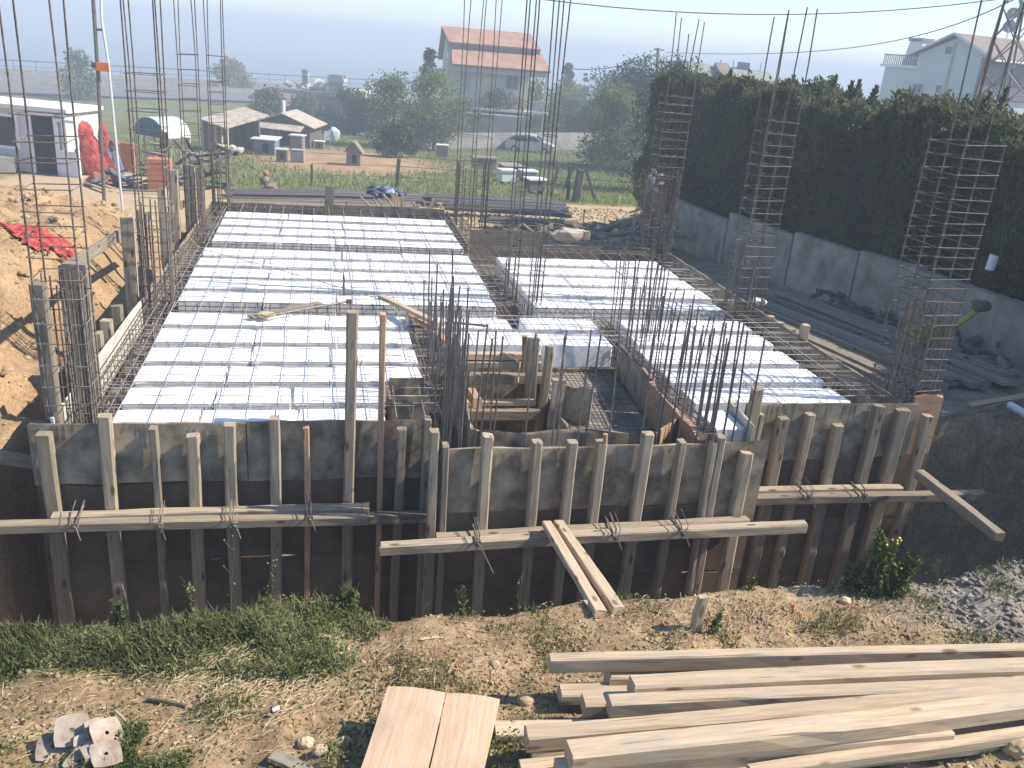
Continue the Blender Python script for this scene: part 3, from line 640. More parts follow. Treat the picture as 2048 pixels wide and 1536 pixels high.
mesh_field("bar mesh over the two foam rows behind the stair pit", (1.55, 3.42), (9.0, 10.9), .2, [9.42, 9.6, 9.78, 10.02, 10.2, 10.36], .013, seed=8, r=.005)

TIE = {}
def tie_mesh(w_, h_, r, axis, mat='rebar'):
    k = (round(w_, 3), round(h_, 3), r, axis, mat)
    if k in TIE: return TIE[k]
    a, b = w_/2, h_/2
    if axis == 'z': pts = [(-a, -b, 0), (a, -b, .004), (a, b, .0), (-a, b, -.004), (-a, -b, 0), (-a+.05, -b+.05, 0)]
    elif axis == 'y': pts = [(-a, 0, -b), (a, 0, -b), (a, 0, b), (-a, .004, b), (-a, 0, -b)]
    else: pts = [(0, -a, -b), (0, a, -b), (0, a, b), (.004, -a, b), (0, -a, -b)]
    mb = MB()
    for i in range(len(pts)-1): mb.tube([pts[i], pts[i+1]], r, 4, cap=False)
    TIE[k] = mb.mesh("tie"); TIE[k].materials.append(M[mat]); return TIE[k]
def tie(parent, p, me, rn, tilt=.05):
    o = bpy.data.objects.new("tie", me); COL.objects.link(o); o.parent = parent
    o.location = Vector(p)-parent.location; o.rotation_euler = (rn.uniform(-tilt, tilt), rn.uniform(-tilt, tilt), rn.uniform(-.03, .03)); return o
def beam_cage(x0, x1, y0, y1, z0, z1, axis, step, label, seed, nb=3):
    """horizontal cage of a slab beam: long bars top and bottom plus stirrups"""
    rn = random.Random(seed); root = empty("beam_cage", ((x0+x1)/2, (y0+y1)/2, z0), label, "rebar cage", "reinforcement cages of the slab beams")
    for z in (z0, z1):
        for k in range(nb):
            t = k/(nb-1)
            if axis == 'y': a, b = (x0+(x1-x0)*t, y0, z), (x0+(x1-x0)*t, y1, z)
            else: a, b = (x0, y0+(y1-y0)*t, z), (x1, y0+(y1-y0)*t, z)
            bar_obj(wavy(a, b, 6, .006, rn), .008, root)
    Ln = (y1-y0) if axis == 'y' else (x1-x0); n = int(Ln/step)
    me = tie_mesh((x1-x0)+.02 if axis == 'y' else (y1-y0)+.02, z1-z0+.02, .0042, axis)
    for k in range(min(n, 90)):
        t = (k+.5)/min(n, 90)
        p = ((x0+x1)/2, y0+Ln*t, (z0+z1)/2) if axis == 'y' else (x0+Ln*t, (y0+y1)/2, (z0+z1)/2)
        tie(root, p, me, rn, .07)
beam_cage(-2.0, -1.78, 7.3, 13.8, -.28, -.0, 'y', .16, "cage of bars in the near part of the left edge beam", 1)
beam_cage(-1.96, -1.74, 13.9, 17.35, -.28, -.0, 'y', .15, "cage of bars in the far part of the left edge beam", 2)
beam_cage(-1.95, 2.3, 10.46, 10.84, -.28, -.01, 'x', .14, "cage of bars in the first cross beam of the left fields", 3)
beam_cage(-1.9, 2.35, 13.82, 14.18, -.28, -.01, 'x', .14, "cage of bars in the far cross beam of the left fields", 4)
beam_cage(2.38, 2.72, 10.9, 17.3, -.28, .0, 'y', .12, "wide cage of bars in the middle beam between the left and right fields", 5, 4)
beam_cage(2.75, 5.9, 10.46, 10.84, -.28, -.01, 'x', .13, "cage of bars in the cross beam of the right fields", 6)
beam_cage(5.68, 5.96, 7.6, 14.4, -.28, -.02, 'y', .3, "cage of bars in the right edge beam", 7, 2)
beam_cage(3.47, 3.6, 6.75, 10.4, -.28, .0, 'y', .12, "narrow cage of bars on the right wall of the stair pit", 8)
beam_cage(1.08, 1.36, 8.3, 10.4, -.28, .0, 'y', .12, "cage of bars on the beam left of the stair pit", 9)
beam_cage(-1.9, 2.3, 17.0, 17.3, -.28, .0, 'x', .16, "cage of bars in the back edge beam", 10)
beam_cage(2.9, 5.6, 14.15, 14.4, -.28, .0, 'x', .16, "cage of bars in the back edge beam of the right field", 11)
# joists between the foam rows
def joist(x0, x1, y, label, seed):
    rn = random.Random(seed); root = empty("joist_cage", ((x0+x1)/2, y, -.25), label, "joist cage", "thin joist cages between the foam rows")
    for dy, z in ((-.03, -.01), (.03, -.01), (0, -.26)): bar_obj(wavy((x0, y+dy, z), (x1, y+dy, z), 7, .005, rn), .005, root, 'rebar_mesh')
    me = tie_mesh(.075, .27, .0035, 'x', 'rebar_mesh'); x = x0+.15
    while x < x1:
        tie(root, (x, y, -.118), me, rn, .12); x += .27*rn.uniform(.85, 1.15)
def joists(rows, x0, x1, where, sd):
    for i in range(len(rows)-1):
        joist(x0, x1, (rows[i][1]+rows[i+1][0])/2, "thin bar joist between the %s and %s foam rows of %s" % (ORD[i], ORD[i+1], where), sd+i)
joists(rows_front, -1.95, 1.1, "the near left field", 300)
joists(rows_mid, -1.95, 2.35, "the middle left field", 310)
joists(rows_back, -1.9, 2.4, "the far left field", 320)
joists(rows_mid, 2.7, 5.95, "the far right field", 330)
joists(rr_, 3.6, 6.0, "the near right field", 340)
joists([(9.38, 9.80), (9.97, 10.4)], 1.4, 3.5, "the stair field", 350)

# column cages -------------------------------------------------------
def column_cage(label, x0, x1, y0, y1, zb, ztie, ztops, step, seed, nx_=3, ny_=2, r=.008, starters=0, zs=1.1, mat='rebar', rods=None, tie_r=.0048):
    rn = random.Random(seed); root = empty("column_cage", ((x0+x1)/2, (y0+y1)/2, zb), label, "column cage", "tall column cages of reinforcing bar")
    pos = []
    for i in range(nx_):
        for j in range(ny_): pos.append((x0+(x1-x0)*i/max(1, nx_-1), y0+(y1-y0)*j/max(1, ny_-1)))
    for k, (px, py) in enumerate(pos):
        zt = ztops[k % len(ztops)]; n = 5
        dx, dy = rn.uniform(-.05, .05), rn.uniform(-.04, .04)
        pts = [Vector((px, py, zb)), Vector((px, py, (zb+ztie)/2)), Vector((px+rn.uniform(-.008, .008), py, ztie))]
        if zt > ztie+.1: pts += [Vector((px+dx*.35, py+dy*.4, (ztie+zt)/2)), Vector((px+dx, py+dy, zt))]
        bar_obj(pts, r, root, mat)
    me = tie_mesh(x1-x0+.03, y1-y0+.03, tie_r, 'z'); z = zb+.08
    while z < ztie:
        tie(root, ((x0+x1)/2, (y0+y1)/2, z), me, rn, .04); z += step*rn.uniform(.85, 1.15)
    for k in range(starters):
        px = x0+(x1-x0)*rn.random(); py = rn.choice((y0, y1))+rn.uniform(-.03, .03)
        if rn.random() < .4: px = rn.choice((x0, x1))+rn.uniform(-.02, .02); py = y0+(y1-y0)*rn.random()
        bar_obj([(px, py, zb), (px+rn.uniform(-.02, .02), py+rn.uniform(-.02, .02), zs+rn.uniform(-.12, .1))], r, root, mat, name="starter_bar")
    return root
column_cage("nearest left column cage, rising out of the top left of the picture", -2.20, -1.86, 7.28, 7.62, -.3, 2.62, [4.3, 4.1, 4.4], .185, 11, 2, 2, .0085, 16, 1.15)
column_cage("second left column cage, beside the tall sunlit post", -2.06, -1.74, 10.75, 11.2, -.3, 2.7, [4.4, 4.2, 4.5, 4.3], .2, 12, 2, 3, .009, 16, 1.05)
column_cage("third column cage along the left edge", -2.12, -1.86, 15.0, 15.35, -.3, 2.68, [4.6, 4.4, 3.9, 4.5], .2, 13, 2, 2, .009, 18, 1.0)
column_cage("farthest column cage at the back left corner", -1.92, -1.66, 17.0, 17.35, -.3, 2.68, [4.6, 4.4, 4.5, 4.3], .2, 14, 2, 2, .009, 18, .9)
column_cage("column cage at the back between the two fields, in front of the red-roofed house", 2.62, 3.2, 16.9, 17.3, -.3, 2.3, [4.7, 4.5, 4.8, 4.4, 4.6, 4.6], .42, 15, 3, 2, .009, 20, 1.0)
column_cage("slim column cage in the middle beam, left member of the close pair", 2.44, 2.56, 11.02, 11.22, -.3, 2.7, [4.4, 4.5], .55, 16, 2, 2, .009, 2, .9)
column_cage("slim column cage in the middle beam, right member of the close pair", 2.78, 2.90, 10.98, 11.2, -.3, 2.7, [4.4, 4.3], .55, 17, 2, 2, .009, 2, .9)
column_cage("column cage at the far right corner, against the end of the hedge", 5.66, 6.12, 14.5, 14.85, -.4, 2.7, [3.9, 2.7, 3.6, 3.85, 3.8, 3.85], .145, 18, 3, 2, .009, 26, 1.4, tie_r=.006)
column_cage("column cage halfway along the right slab edge", 5.66, 6.08, 10.85, 11.2, -.4, 2.66, [3.84, 3.8, 2.8, 3.9, 3.92, 3.95], .152, 19, 3, 2, .009, 14, .7, tie_r=.006)
column_cage("nearest right column cage with many bright ties, at the front right corner", 6.06, 6.5, 7.62, 8.15, -.6, 2.68, [3.95, 2.7, 4.0, 4.0, 2.75, 3.93], .125, 20, 3, 2, .009, 18, 1.0, tie_r=.0058)

# starter bars of the stair core -------------------------------------
SG = "starter bar groups of the stair core"
def bars_group(label, items, r=.007, seed=0, mat='rebar_grey', hz_=None):
    rn = random.Random(seed); x, y, zb, zt = items[0]
    root = empty("starter_bars", (x, y, zb), label, "starter bars", SG)
    for (x, y, zb, zt) in items:
        bar_obj([(x, y, zb), (x+rn.uniform(-.015, .015), y, (zb+zt)/2), (x+rn.uniform(-.035, .035), y+rn.uniform(-.03, .03), zt)], r, root, mat)
    for (a, b) in (hz_ or []): bar_obj(wavy(a, b, 4, .008, rn), .006, root, mat, name="cross_bar")
    return root
rn = random.Random(5)
L = []
for k in range(46):
    x = rn.choice((1.07, 1.22))+rn.uniform(-.03, .03); y = 6.72+1.5*(k/46)**1.2; L.append((x, y, -.75, 1.28+rn.uniform(-.32, .12) if rn.random() < .45 else rn.uniform(.55, 1.05)))
bars_group("dense thicket of upright bars at the left corner of the stair core", L, .0072, 2, hz_=[((1.05, 6.75+.1*k, z), (1.06, 8.3, z)) for k in range(1) for z in (-.5, -.3, -.1, .1)])
L = []
for (u, v) in [(932, 667), (935, 665), (969, 647), (977, 677), (993, 662), (1005, 674), (1069, 667), (1130, 662), (1138, 675), (1181, 661), (1195, 669), (1243, 668)]:
    p = PY(u, v, 6.78); L.append((p.x, 6.78, -.75, p.z))
bars_group("row of upright bars along the front wall of the stair core, left half", L, .0085, 3, 'rebar', [((1.3, 6.8, z), (3.5, 6.8, z)) for z in (-.45, -.2)])
L = []
for (u, v) in [(1311, 664), (1322, 680), (1349, 655), (1358, 678), (1378, 669), (1447, 649), (1459, 647), (1475, 650), (1482, 641), (1496, 653), (1507, 666), (1531, 678), (1400, 660), (1425, 652), (1466, 690)]:
    p = PY(u, v, 6.8); L.append((p.x-.0, 6.76+.07*(u % 3), -.6, p.z))
bars_group("row of upright bars at the front right of the stair core", L, .009, 4)
L = []
for k, y in enumerate(np.linspace(6.9, 9.3, 32)):
    L.append((3.5+(k % 2)*.1+rn.uniform(-.02, .02), float(y), -.35, rn.uniform(.72, 1.1)))
bars_group("two lines of upright bars along the right wall of the stair core", L, .0072, 5, hz_=[((3.46, 6.8, z), (3.46, 9.3, z)) for z in (-.1, .12)])
L = [(3.5+rn.uniform(0, .6), 9.4+rn.uniform(0, 1.0), -.3, rn.uniform(.85, 1.15)) for k in range(20)]
bars_group("loose cluster of bars at the far right corner of the stair core", L, .0072, 6)
L = [(1.15+.12*(k % 2)+rn.uniform(-.02, .02), 8.4+.1*k, -.3, rn.uniform(.3, .9)) for k in range(12)]
bars_group("shorter bars continuing behind the dense thicket", L, .008, 7)

# stair core ---------------------------------------------------------
def pp(name, p0, p1, z0, z1, th, mat, lab, cat="board", group=None, seed=0):
    return tag(panel(name, p0, p1, z0, z1, th, M[mat], None, seed), lab, cat, group)
CG = "boards inside the stair core"
pp("core_board", (1.30, 6.92), (3.05, 6.92), -1.6, .0, .022, 'ply', "inner board along the front of the stair pit, with a pale top edge", group=CG, seed=70)
pp("core_board", (1.32, 6.95), (1.42, 8.85), -1.7, .02, .03, 'ply', "board lining the left side of the stair pit", group=CG, seed=71)
pp("core_board", (3.40, 6.72), (3.44, 8.15), -1.5, .01, .07, 'wood_red', "near thick reddish-topped board lining the right side of the stair pit", group=CG, seed=72)
pp("core_board", (3.44, 8.2), (3.47, 9.28), -1.5, .03, .05, 'ply', "far board lining the right side of the stair pit", group=CG, seed=73)
pp("core_board", (1.45, 9.3), (3.44, 9.3), -1.2, -.28, .03, 'ply', "board closing the back of the stair pit below the foam", group=CG, seed=74)
pp("core_board", (2.42, 6.98), (2.42, 8.2), -2.2, -.3, .03, 'ply', "dividing board standing between the open pit and the landing", group=CG, seed=75)
pp("core_board", (2.45, 8.05), (2.72, 7.9), -1.6, .0, .04, 'ply', "pale upright board at the end of the dividing wall", group=CG, seed=76)
pp("core_board", (3.1, 6.98), (3.38, 7.25), -.35, -.02, .02, 'wood_red', "small slanting board across the front right corner of the stair pit", group=CG, seed=77)
pp("core_board", (3.98, 6.85), (4.02, 7.5), -1.4, .06, .025, 'ply_white', "pale board closing the gap beside the tall clean post", group=CG, seed=78)
hb("core_beam", (1.35, 8.98, -.02), (2.42, 8.98, -.02), .09, .08, "uppermost of the stacked beams across the back of the stair pit", "beam", 'lumber', "beams across the stair pit", 80)
hb("core_beam", (1.35, 8.96, -.11), (2.42, 8.96, -.11), .09, .08, "second of the stacked beams across the back of the stair pit", "beam", 'wood', "beams across the stair pit", 81)
hb("core_beam", (1.35, 8.86, -.24), (2.45, 8.86, -.24), .10, .12, "round-edged rusty brown log beam under the stacked beams", "beam", 'wood', "beams across the stair pit", 82)
hb("core_beam", (1.4, 8.6, -.42), (2.3, 8.6, -.42), .1, .05, "thin beam with fresh yellow ends below the log beam", "beam", 'lumber', "beams across the stair pit", 83)
hb("core_beam", (1.4, 8.5, -.52), (2.35, 8.5, -.52), .08, .12, "lowest wide beam across the stair pit", "beam", 'wood', "beams across the stair pit", 84)
hb("core_beam", PY(942, 785, 8.1), PY(955, 808, 7.6), .09, .1, "short square timber stub lying in the stair pit", "timber stub", 'wood_red', None, 85)
hb("core_beam", (1.3, 7.25, -.18), (1.95, 6.97, -.34), .03, .2, "slanting reddish plank in the front left corner of the stair pit", "plank", 'wood_red', None, 86)
for (u, v, y, wd, dp, zb, lab, mt) in [(1072, 676, 8.75, .13, .05, -1.6, "flat upright board rising from the middle of the stair pit", 'wood_grey'), (1053, 673, 8.9, .06, .04, -.6, "pale pointed board beside the flat upright board", 'wood'), (1097, 692, 8.55, .09, .09, -1.7, "knotty crooked post in the middle of the stair pit", 'wood'), (1122, 760, 8.0, .14, .05, -1.7, "wide plywood strip standing right of the crooked post", 'ply')]:
    p = PY(u, v, y); tag(beam("core_post", (p.x-.02, y, zb), (p.x, y, p.z), wd, dp, M[mt], None, int(u), warp=.02, up=(0, -1, 0), cham=.2), lab, "post", "upright timbers in the stair pit")
# landing / stair flight shutter with mesh
st = empty("stair_shutter", (3.0, 8.2, -1.0), "sloping sunlit plywood stair shutter with bars inside the stair core", "stair formwork")
MB().prism([(2.45, 9.26, -.32), (2.45, 8.75, -.34), (2.45, 7.0, -.46), (2.45, 7.0, -.51), (2.45, 8.75, -.39), (2.45, 9.26, -.37)], (.93, 0, 0)).build("shutter_sheet", M['deck'], st)
for k in range(8):
    x = 2.6+.1*k; bar_obj([(x-.08, 9.3, -.29), (x-.07, 8.75, -.31), (x-.09, 7.9, -.37), (x-.08, 7.0, -.43)], .005, st)
for k in range(15):
    t = k/14; y = 9.2-2.1*t; z = -.29 if y > 8.75 else -.31-(8.75-y)*.07
    bar_obj([(2.46, y, z), (3.38, y+rn.uniform(-.04, .04), z+.02)], .0045, st)
# column box form at the notch
bx = empty("column_form", (.9, 7.75, -.4), "open plywood column box in the notch beside the tall thin batten", "column form")
MB().bb((.66, 7.62, -.5), (1.02, 7.645, .06)).build("box_side", M['ply'], bx)
MB().bb((.66, 7.98, -.4), (1.0, 8.005, .10)).build("box_side", M['ply'], bx)
MB().bb((.64, 7.65, -.45), (.66, 7.98, .02)).build("box_side", M['wood'], bx)
MB().bb((.68, 7.66, -.4), (1.0, 7.97, -.37)).build("box_floor", M['deck'], bx)

# loose things on the slab -------------------------------------------
a, b = PZ(762, 594, .10), PZ(882, 650, .16); hb("loose_plank", a, b, .09, .05, "loose yellowish plank lying across the foam towards the bar thicket", "plank", 'lumber', "loose planks on the slab", 91)
a, b = PZ(822, 628, .05), PZ(905, 690, .10); hb("loose_plank", a, b, .1, .03, "reddish loose plank crossing under the yellowish plank", "plank", 'wood_red', "loose planks on the slab", 92)
a, b = PZ(500, 634, .03), PZ(640, 606, .03); hb("loose_plank", a, b, .12, .02, "thin grey plank on the first cross beam", "plank", 'wood_grey', "loose planks on the slab", 93)
hm = empty("long_tool", PZ(600, 616, .05), "long thin tool with a straw-coloured head lying on the cross beam", "tool")
MB().tube([PZ(530, 632, .06), PZ(700, 602, .08)], .014, 6).build("handle", M['rebar_grey'], hm)
MB().blob(PZ(532, 630, .05), (.11, .06, .04), 3, 2, .2).build("brush_head", M['straw'], hm)
MB().box(PZ(698, 603, .08), (.07, .05, .05)).build("socket", M['rebar'], hm)
for i, pts in enumerate([[(375, 472, .06), (400, 498, .04), (470, 515, .05), (560, 540, .05), (700, 580, .05), (800, 612, .05)], [(770, 598, .12), (800, 630, .1), (860, 640, .15), (880, 632, .2)]]):
    tag(MB().tube([PZ(*q) for q in pts], .006, 5).build("loose_wire", M['straw']), ["long pale loose wire trailing over the left foam field", "curled pale wire hanging from the loose planks"][i], "wire")
tag(MB().tube([PY(905, 690, 8.9), PY(1000, 700, 8.8), PY(1040, 725, 8.7), PY(1036, 765, 8.5)], .007, 5).build("loose_wire", M['straw']), "bent pale cane arching over the stair pit", "cane")
tag(MB().tube([PZ(905, 645, .05), PZ(975, 652, .05)], .014, 6).build("steel_pipe", M['rebar_grey']), "short grey pipe lying on the foam behind the bar thicket", "pipe")

# ------------------------------------------------------------------ foliage
def leaf_cloud(centres, radii, n, size, rng, flat=.8, droop=0.0):
    """n small leaf quads gathered in clumps: returns (V, F)"""
    k = rng.integers(0, len(centres), n); d = rng.normal(size=(n, 3)); d /= np.linalg.norm(d, axis=1)[:, None]
    r = radii[k]*rng.random((n, 1))**.45
    c = centres[k]+d*r*np.array([1, 1, flat])
    a = rng.normal(size=(n, 3)); a /= np.linalg.norm(a, axis=1)[:, None]
    b = np.cross(a, rng.normal(size=(n, 3))); b /= np.linalg.norm(b, axis=1)[:, None]
    s = size*(.5+rng.random((n, 1))); s2 = s*(.45+.3*rng.random((n, 1)))
    a[:, 2] -= droop
    V = np.stack([c-a*s, c-b*s2, c+a*s, c+b*s2], 1).reshape(-1, 3)
    return V, np.arange(n*4).reshape(-1, 4)
def crown_mesh(name, w_, h_, n, leaf, rng, shape='round', depth=None, clump=.30, nc=None):
    nc = nc or 46; depth = depth or w_; cs = []; rs = []
    for i in range(nc):
        t = rng.random()
        if shape == 'cone': z = t**1.25; rad = (1-z)*.95+.05
        elif shape == 'column': z = t; rad = .85*(1-.35*z)*(0.7+.3*sin(pi*min(1, z*1.6)))
        elif shape == 'bush': z = t; rad = sqrt(max(.05, 1-z*z))
        else: z = t; rad = max(.25, sin(pi*(.12+.85*z)))**.7
        an = rng.random()*2*pi; q = rad*(rng.random()**.4)*.5
        cs.append((cos(an)*q*w_, sin(an)*q*depth, z*h_)); rs.append(clump*min(w_, h_)*(.55+.7*rng.random())*(.45 if shape == 'cone' and z > .7 else 1))
    V, F = leaf_cloud(np.array(cs), np.array(rs)[:, None], n, leaf, rng)
    return np_mesh(name, V, F)
def tree(u, vb, vt, wpx, label, mat='leaf_mid', shape='round', y=None, n=2600, trunk_frac=.22, group="trees behind the building site", cat="tree", name="tree", sunk=0, leafpx=5.0, clump=.30, base=None, lean=0):
    p = base if base is not None else G(u, vb); rng = np.random.default_rng(int(u*7+vb))
    d = (p-Vector((0, 0, CAMZ))); top = ray(u, vt); tz = CAMZ+top.z*(p.y/top.y)
    H = tz-p.z; W = SZ(p, wpx); root = empty(name, p, label, cat, group)
    tr = H*trunk_frac
    me = crown_mesh("crown", W, H-tr*.8, n, SZ(p, leafpx)*.5, rng, shape, clump=clump)
    me.materials.append(M[mat]); c = bpy.data.objects.new("crown", me); COL.objects.link(c); c.parent = root; c.location = (0, 0, tr*.8)
    mb = MB(); mb.tube([p+Vector((0, 0, -.2)), p+Vector((W*.02, 0, H*.3)), p+Vector((-W*.02, 0, H*.75))], max(.06, W*.035), 7, r2=max(.03, W*.012))
    for k in range(5):
        an = rng.random()*6.28; z = H*(.25+.3*rng.random()); mb.tube([p+Vector((0, 0, z)), p+Vector((cos(an)*W*.28, sin(an)*W*.28, z+H*.25))], W*.016+.02, 5, r2=.015)
    mb.build("trunk", M['bark'], root); return root
T = [
 (160, 200, 112, 66, "round green tree standing on the coast road verge at the far left", 'leaf_mid', 'bush', 2600),
 (462, 185, 124, 84, "pale willow-like tree on the coast road, left of the red-roofed house", 'leaf_light', 'bush', 3600),
 (538, 262, 188, 92, "dark bushy tree behind the dark coop, left of the brown roof", 'leaf_olive', 'bush', 4200),
 (612, 255, 192, 66, "grey-green tree between the brown roof and the turrets", 'leaf_olive', 'bush', 3000),
 (695, 268, 190, 110, "dark broad tree in front of the turreted building", 'leaf_dark', 'bush', 6000),
 (785, 296, 160, 112, "olive-like tree left of the tall conifer", 'leaf_mid', 'round', 6000),
 (852, 290, 98, 78, "tall dark conifer at the left corner of the red-roofed house", 'leaf_dark', 'cone', 6500),
 (866, 300, 152, 100, "bright leafy tree in front of the left corner of the red-roofed house", 'leaf_fresh', 'round', 7000),
 (990, 292, 186, 110, "thin grey-green tree in front of the red-roofed house", 'leaf_olive', 'round', 5500),
 (925, 290, 205, 90, "low dark tree under the left wall of the red-roofed house", 'leaf_olive', 'round', 4000),
 (1065, 292, 174, 120, "leafy tree behind the silver car", 'leaf_mid', 'round', 5500),
 (1122, 275, 126, 70, "dark conifer just right of the red-roofed house", 'leaf_dark', 'cone', 4500),
 (1128, 294, 184, 120, "bright green tree above the grey wall", 'leaf_fresh', 'round', 6500),
 (1160, 255, 148, 40, "thin dark conifer farther right of the house", 'leaf_dark', 'cone', 1800),
 (1195, 300, 150, 110, "dark rounded tree behind the lone meadow tree", 'leaf_dark', 'bush', 6500),
 (1262, 335, 142, 160, "broad dark tree mass between the lone tree and the hedge", 'leaf_dark', 'bush', 13000),
 (1325, 385, 132, 150, "dark tree at the far end of the hedge", 'leaf_dark', 'bush', 12000),
 (1216, 338, 188, 122, "small leafy tree standing alone in the meadow, in front of the dark tree mass", 'leaf_fresh', 'round', 11000),
 (792, 313, 252, 80, "dense dark round bush beside the white hen", 'leaf_dark', 'bush', 6000),
]
for (u, vb, vt, wpx, lab, mt, sh, n) in T:
    tree(u, vb, vt, wpx, lab, mt, sh, n=n, trunk_frac=.28 if (u in (1214,)) else (.05 if sh in ('bush', 'cone') else .18), leafpx=5 if vb > 250 else 6, name="bush" if u == 792 else ("conifer" if sh == 'cone' else "tree"), cat="bush" if u == 792 else "tree")
tree(1240, 322, 286, 70, "pale flowering shrub at the foot of the lone meadow tree", 'leaf_light', 'bush', n=900, trunk_frac=.02, name="bush", cat="bush")
tree(1245, 345, 326, 60, "low weedy clump in the meadow right of the lone tree", 'leaf_olive', 'bush', n=700, trunk_frac=.02, name="bush", cat="bush")

# hedge along the right boundary -------------------------------------
rng = np.random.default_rng(4)
HX0, HX1 = 11.5, 13.4
def hedge_top(y): return 2.45+.12*np.sin(y*.9)+.1*np.sin(y*2.3+1)+.95*(1-smooth((y-8)/3))-.2*smooth((y-27)/6)  # out-of-view near end raised to lengthen its shadow over the front right
nh = 150000
yy = 1.5+30*rng.random(nh)**.85
kind = rng.random(nh)
zt = hedge_top(yy); zb = np.interp(yy, NY, NZ)+.2
lump = (fbm(yy, zt*0+rng.random(nh)*3, 1.1, 3)-.5)
zz = np.where(kind < .66, zb+(zt-zb)*rng.random(nh)**.8, zt+rng.normal(size=nh)*.10)
lx = (fbm(yy, zz*1.3+5, .9, 4)-.5)*.9+(fbm(yy+9, zz+5, 3.5, 2)-.5)*.35
xx = np.where(kind < .66, HX0+lx+np.abs(rng.normal(size=nh))*.14, HX0+(HX1-HX0)*rng.random(nh)+lx*.4)
zz = np.where(kind >= .66, zz+(fbm(yy, xx, 1.9, 3)-.47)*.75, zz)
c = np.stack([xx, yy, zz], 1)
a = rng.normal(size=(nh, 3))*.6+np.array([-.45, -.15, .55]); a /= np.linalg.norm(a, axis=1)[:, None]
b = np.cross(a, rng.normal(size=(nh, 3))); b /= np.linalg.norm(b, axis=1)[:, None]
s = .068*(.5+rng.random((nh, 1))); s2 = s*.38
V = np.stack([c-a*s, c-b*s2, c+a*s*1.3, c+b*s2], 1).reshape(-1, 3); F = np.arange(nh*4).reshape(-1, 4)
hp = Vector((12.4, 16, -1.5)); hr = empty("hedge", hp, "long tall dark cypress hedge behind the stepped garden wall on the right", "hedge")
me = np_mesh("foliage", V-np.array(hp), F); me.materials.append(M['leaf_hedge']); o = bpy.data.objects.new("foliage", me); COL.objects.link(o); o.parent = hr
# feathery shoots above the hedge
sv = []; mb = MB()
for (u, v, hh) in [(1668, 150, .85), (1702, 162, .5), (1716, 160, .6), (1751, 172, .4), (1400, 152, .35), (1440, 150, .4), (1460, 138, .45), (1575, 158, .5), (1585, 150, .55), (1930, 190, .45), (1975, 185, .5), (2010, 175, .6), (1352, 150, .4), (1620, 185, .3), (1800, 195, .35), (1845, 190, .35)]:
    tp = PX(u, v, 12.2); n = 150
    t = rng.random(n); base = np.array([tp.x, tp.y, tp.z-hh]); sw = (1-t)*hh*.42
    sgn = rng.choice([-1, 1], n); an = rng.random(n)*6.28
    c = base+np.stack([np.cos(an)*sw*rng.random(n)+.1*t*hh, np.sin(an)*sw*rng.random(n), t*hh], 1)
    a = np.stack([np.cos(an)*.6, np.sin(an)*.6, np.full(n, .7)], 1); b = np.cross(a, rng.normal(size=(n, 3))); b /= np.linalg.norm(b, axis=1)[:, None]
    s = (.05+.05*rng.random((n, 1))); sv.append(np.stack([c-a*s, c-b*s*.3, c+a*s, c+b*s*.3], 1).reshape(-1, 3))
V = np.concatenate(sv); me = np_mesh("shoots", V-np.array(hp), np.arange(len(V)).reshape(-1, 4)); me.materials.append(M['leaf_hedge']); o = bpy.data.objects.new("shoots", me); COL.objects.link(o); o.parent = hr
# inner wood of the hedge: stems
mb = MB(); y = 2.0; rn = random.Random(8)
while y < 31:
    x = 12.5+rn.uniform(-.3, .3); mb.tube([(x, y, nat(y)-.2), (x, y, float(hedge_top(y))-.4)], .07, 6); y += .7
mb.build("stems", M['bark'], hr)
mb = MB(); y0_ = 1.5
for k in range(14):
    ya, yb = 1.6+k*2, 3.6+k*2; za = float(hedge_top(ya+1))-.42
    mb.bb((HX0+.55, ya, nat(yb)-.3), (HX1-.3, yb, za))
mb.build("dense_core", M['leaf_hedge'], hr)

# stepped garden wall -------------------------------------------------
segs = [(3.0, 11.2, .02), (11.2, 14.28, -.02), (14.3, 16.15, -.1), (16.2, 18.85, -.28), (18.9, 22.4, -.5), (22.45, 27.5, -.85)]
gw = empty("garden_wall", (11.1, 16, -1.6), "stepped grey rendered garden wall running along the foot of the hedge", "wall")
for k, (ya, yb, zt_) in enumerate(segs):
    mb = MB(); n = 8
    for j in range(n):
        y0_, y1_ = ya+(yb-ya)*j/n, ya+(yb-ya)*(j+1)/n
        mb.bb((11.02, y0_, nat(y1_)-1.0-.2*(k > 5)), (11.22, y1_, zt_-.12*(j/n)))
    mb.build("wall_section", M['conc'], gw)
    pr = MB(); pr.bb((10.995, ya-.02, nat(ya)-.8), (11.23, ya+.2, zt_+.03)); pr.build("pier", M['conc'], gw)
cp = MB(); cp.prism([(10.96, 9.0, .06), (11.3, 9.0, .06), (11.3, 11.15, .06), (10.96, 11.15, .06)], (0, 0, .06)); cp.build("coping", M['orange_dull'], gw)

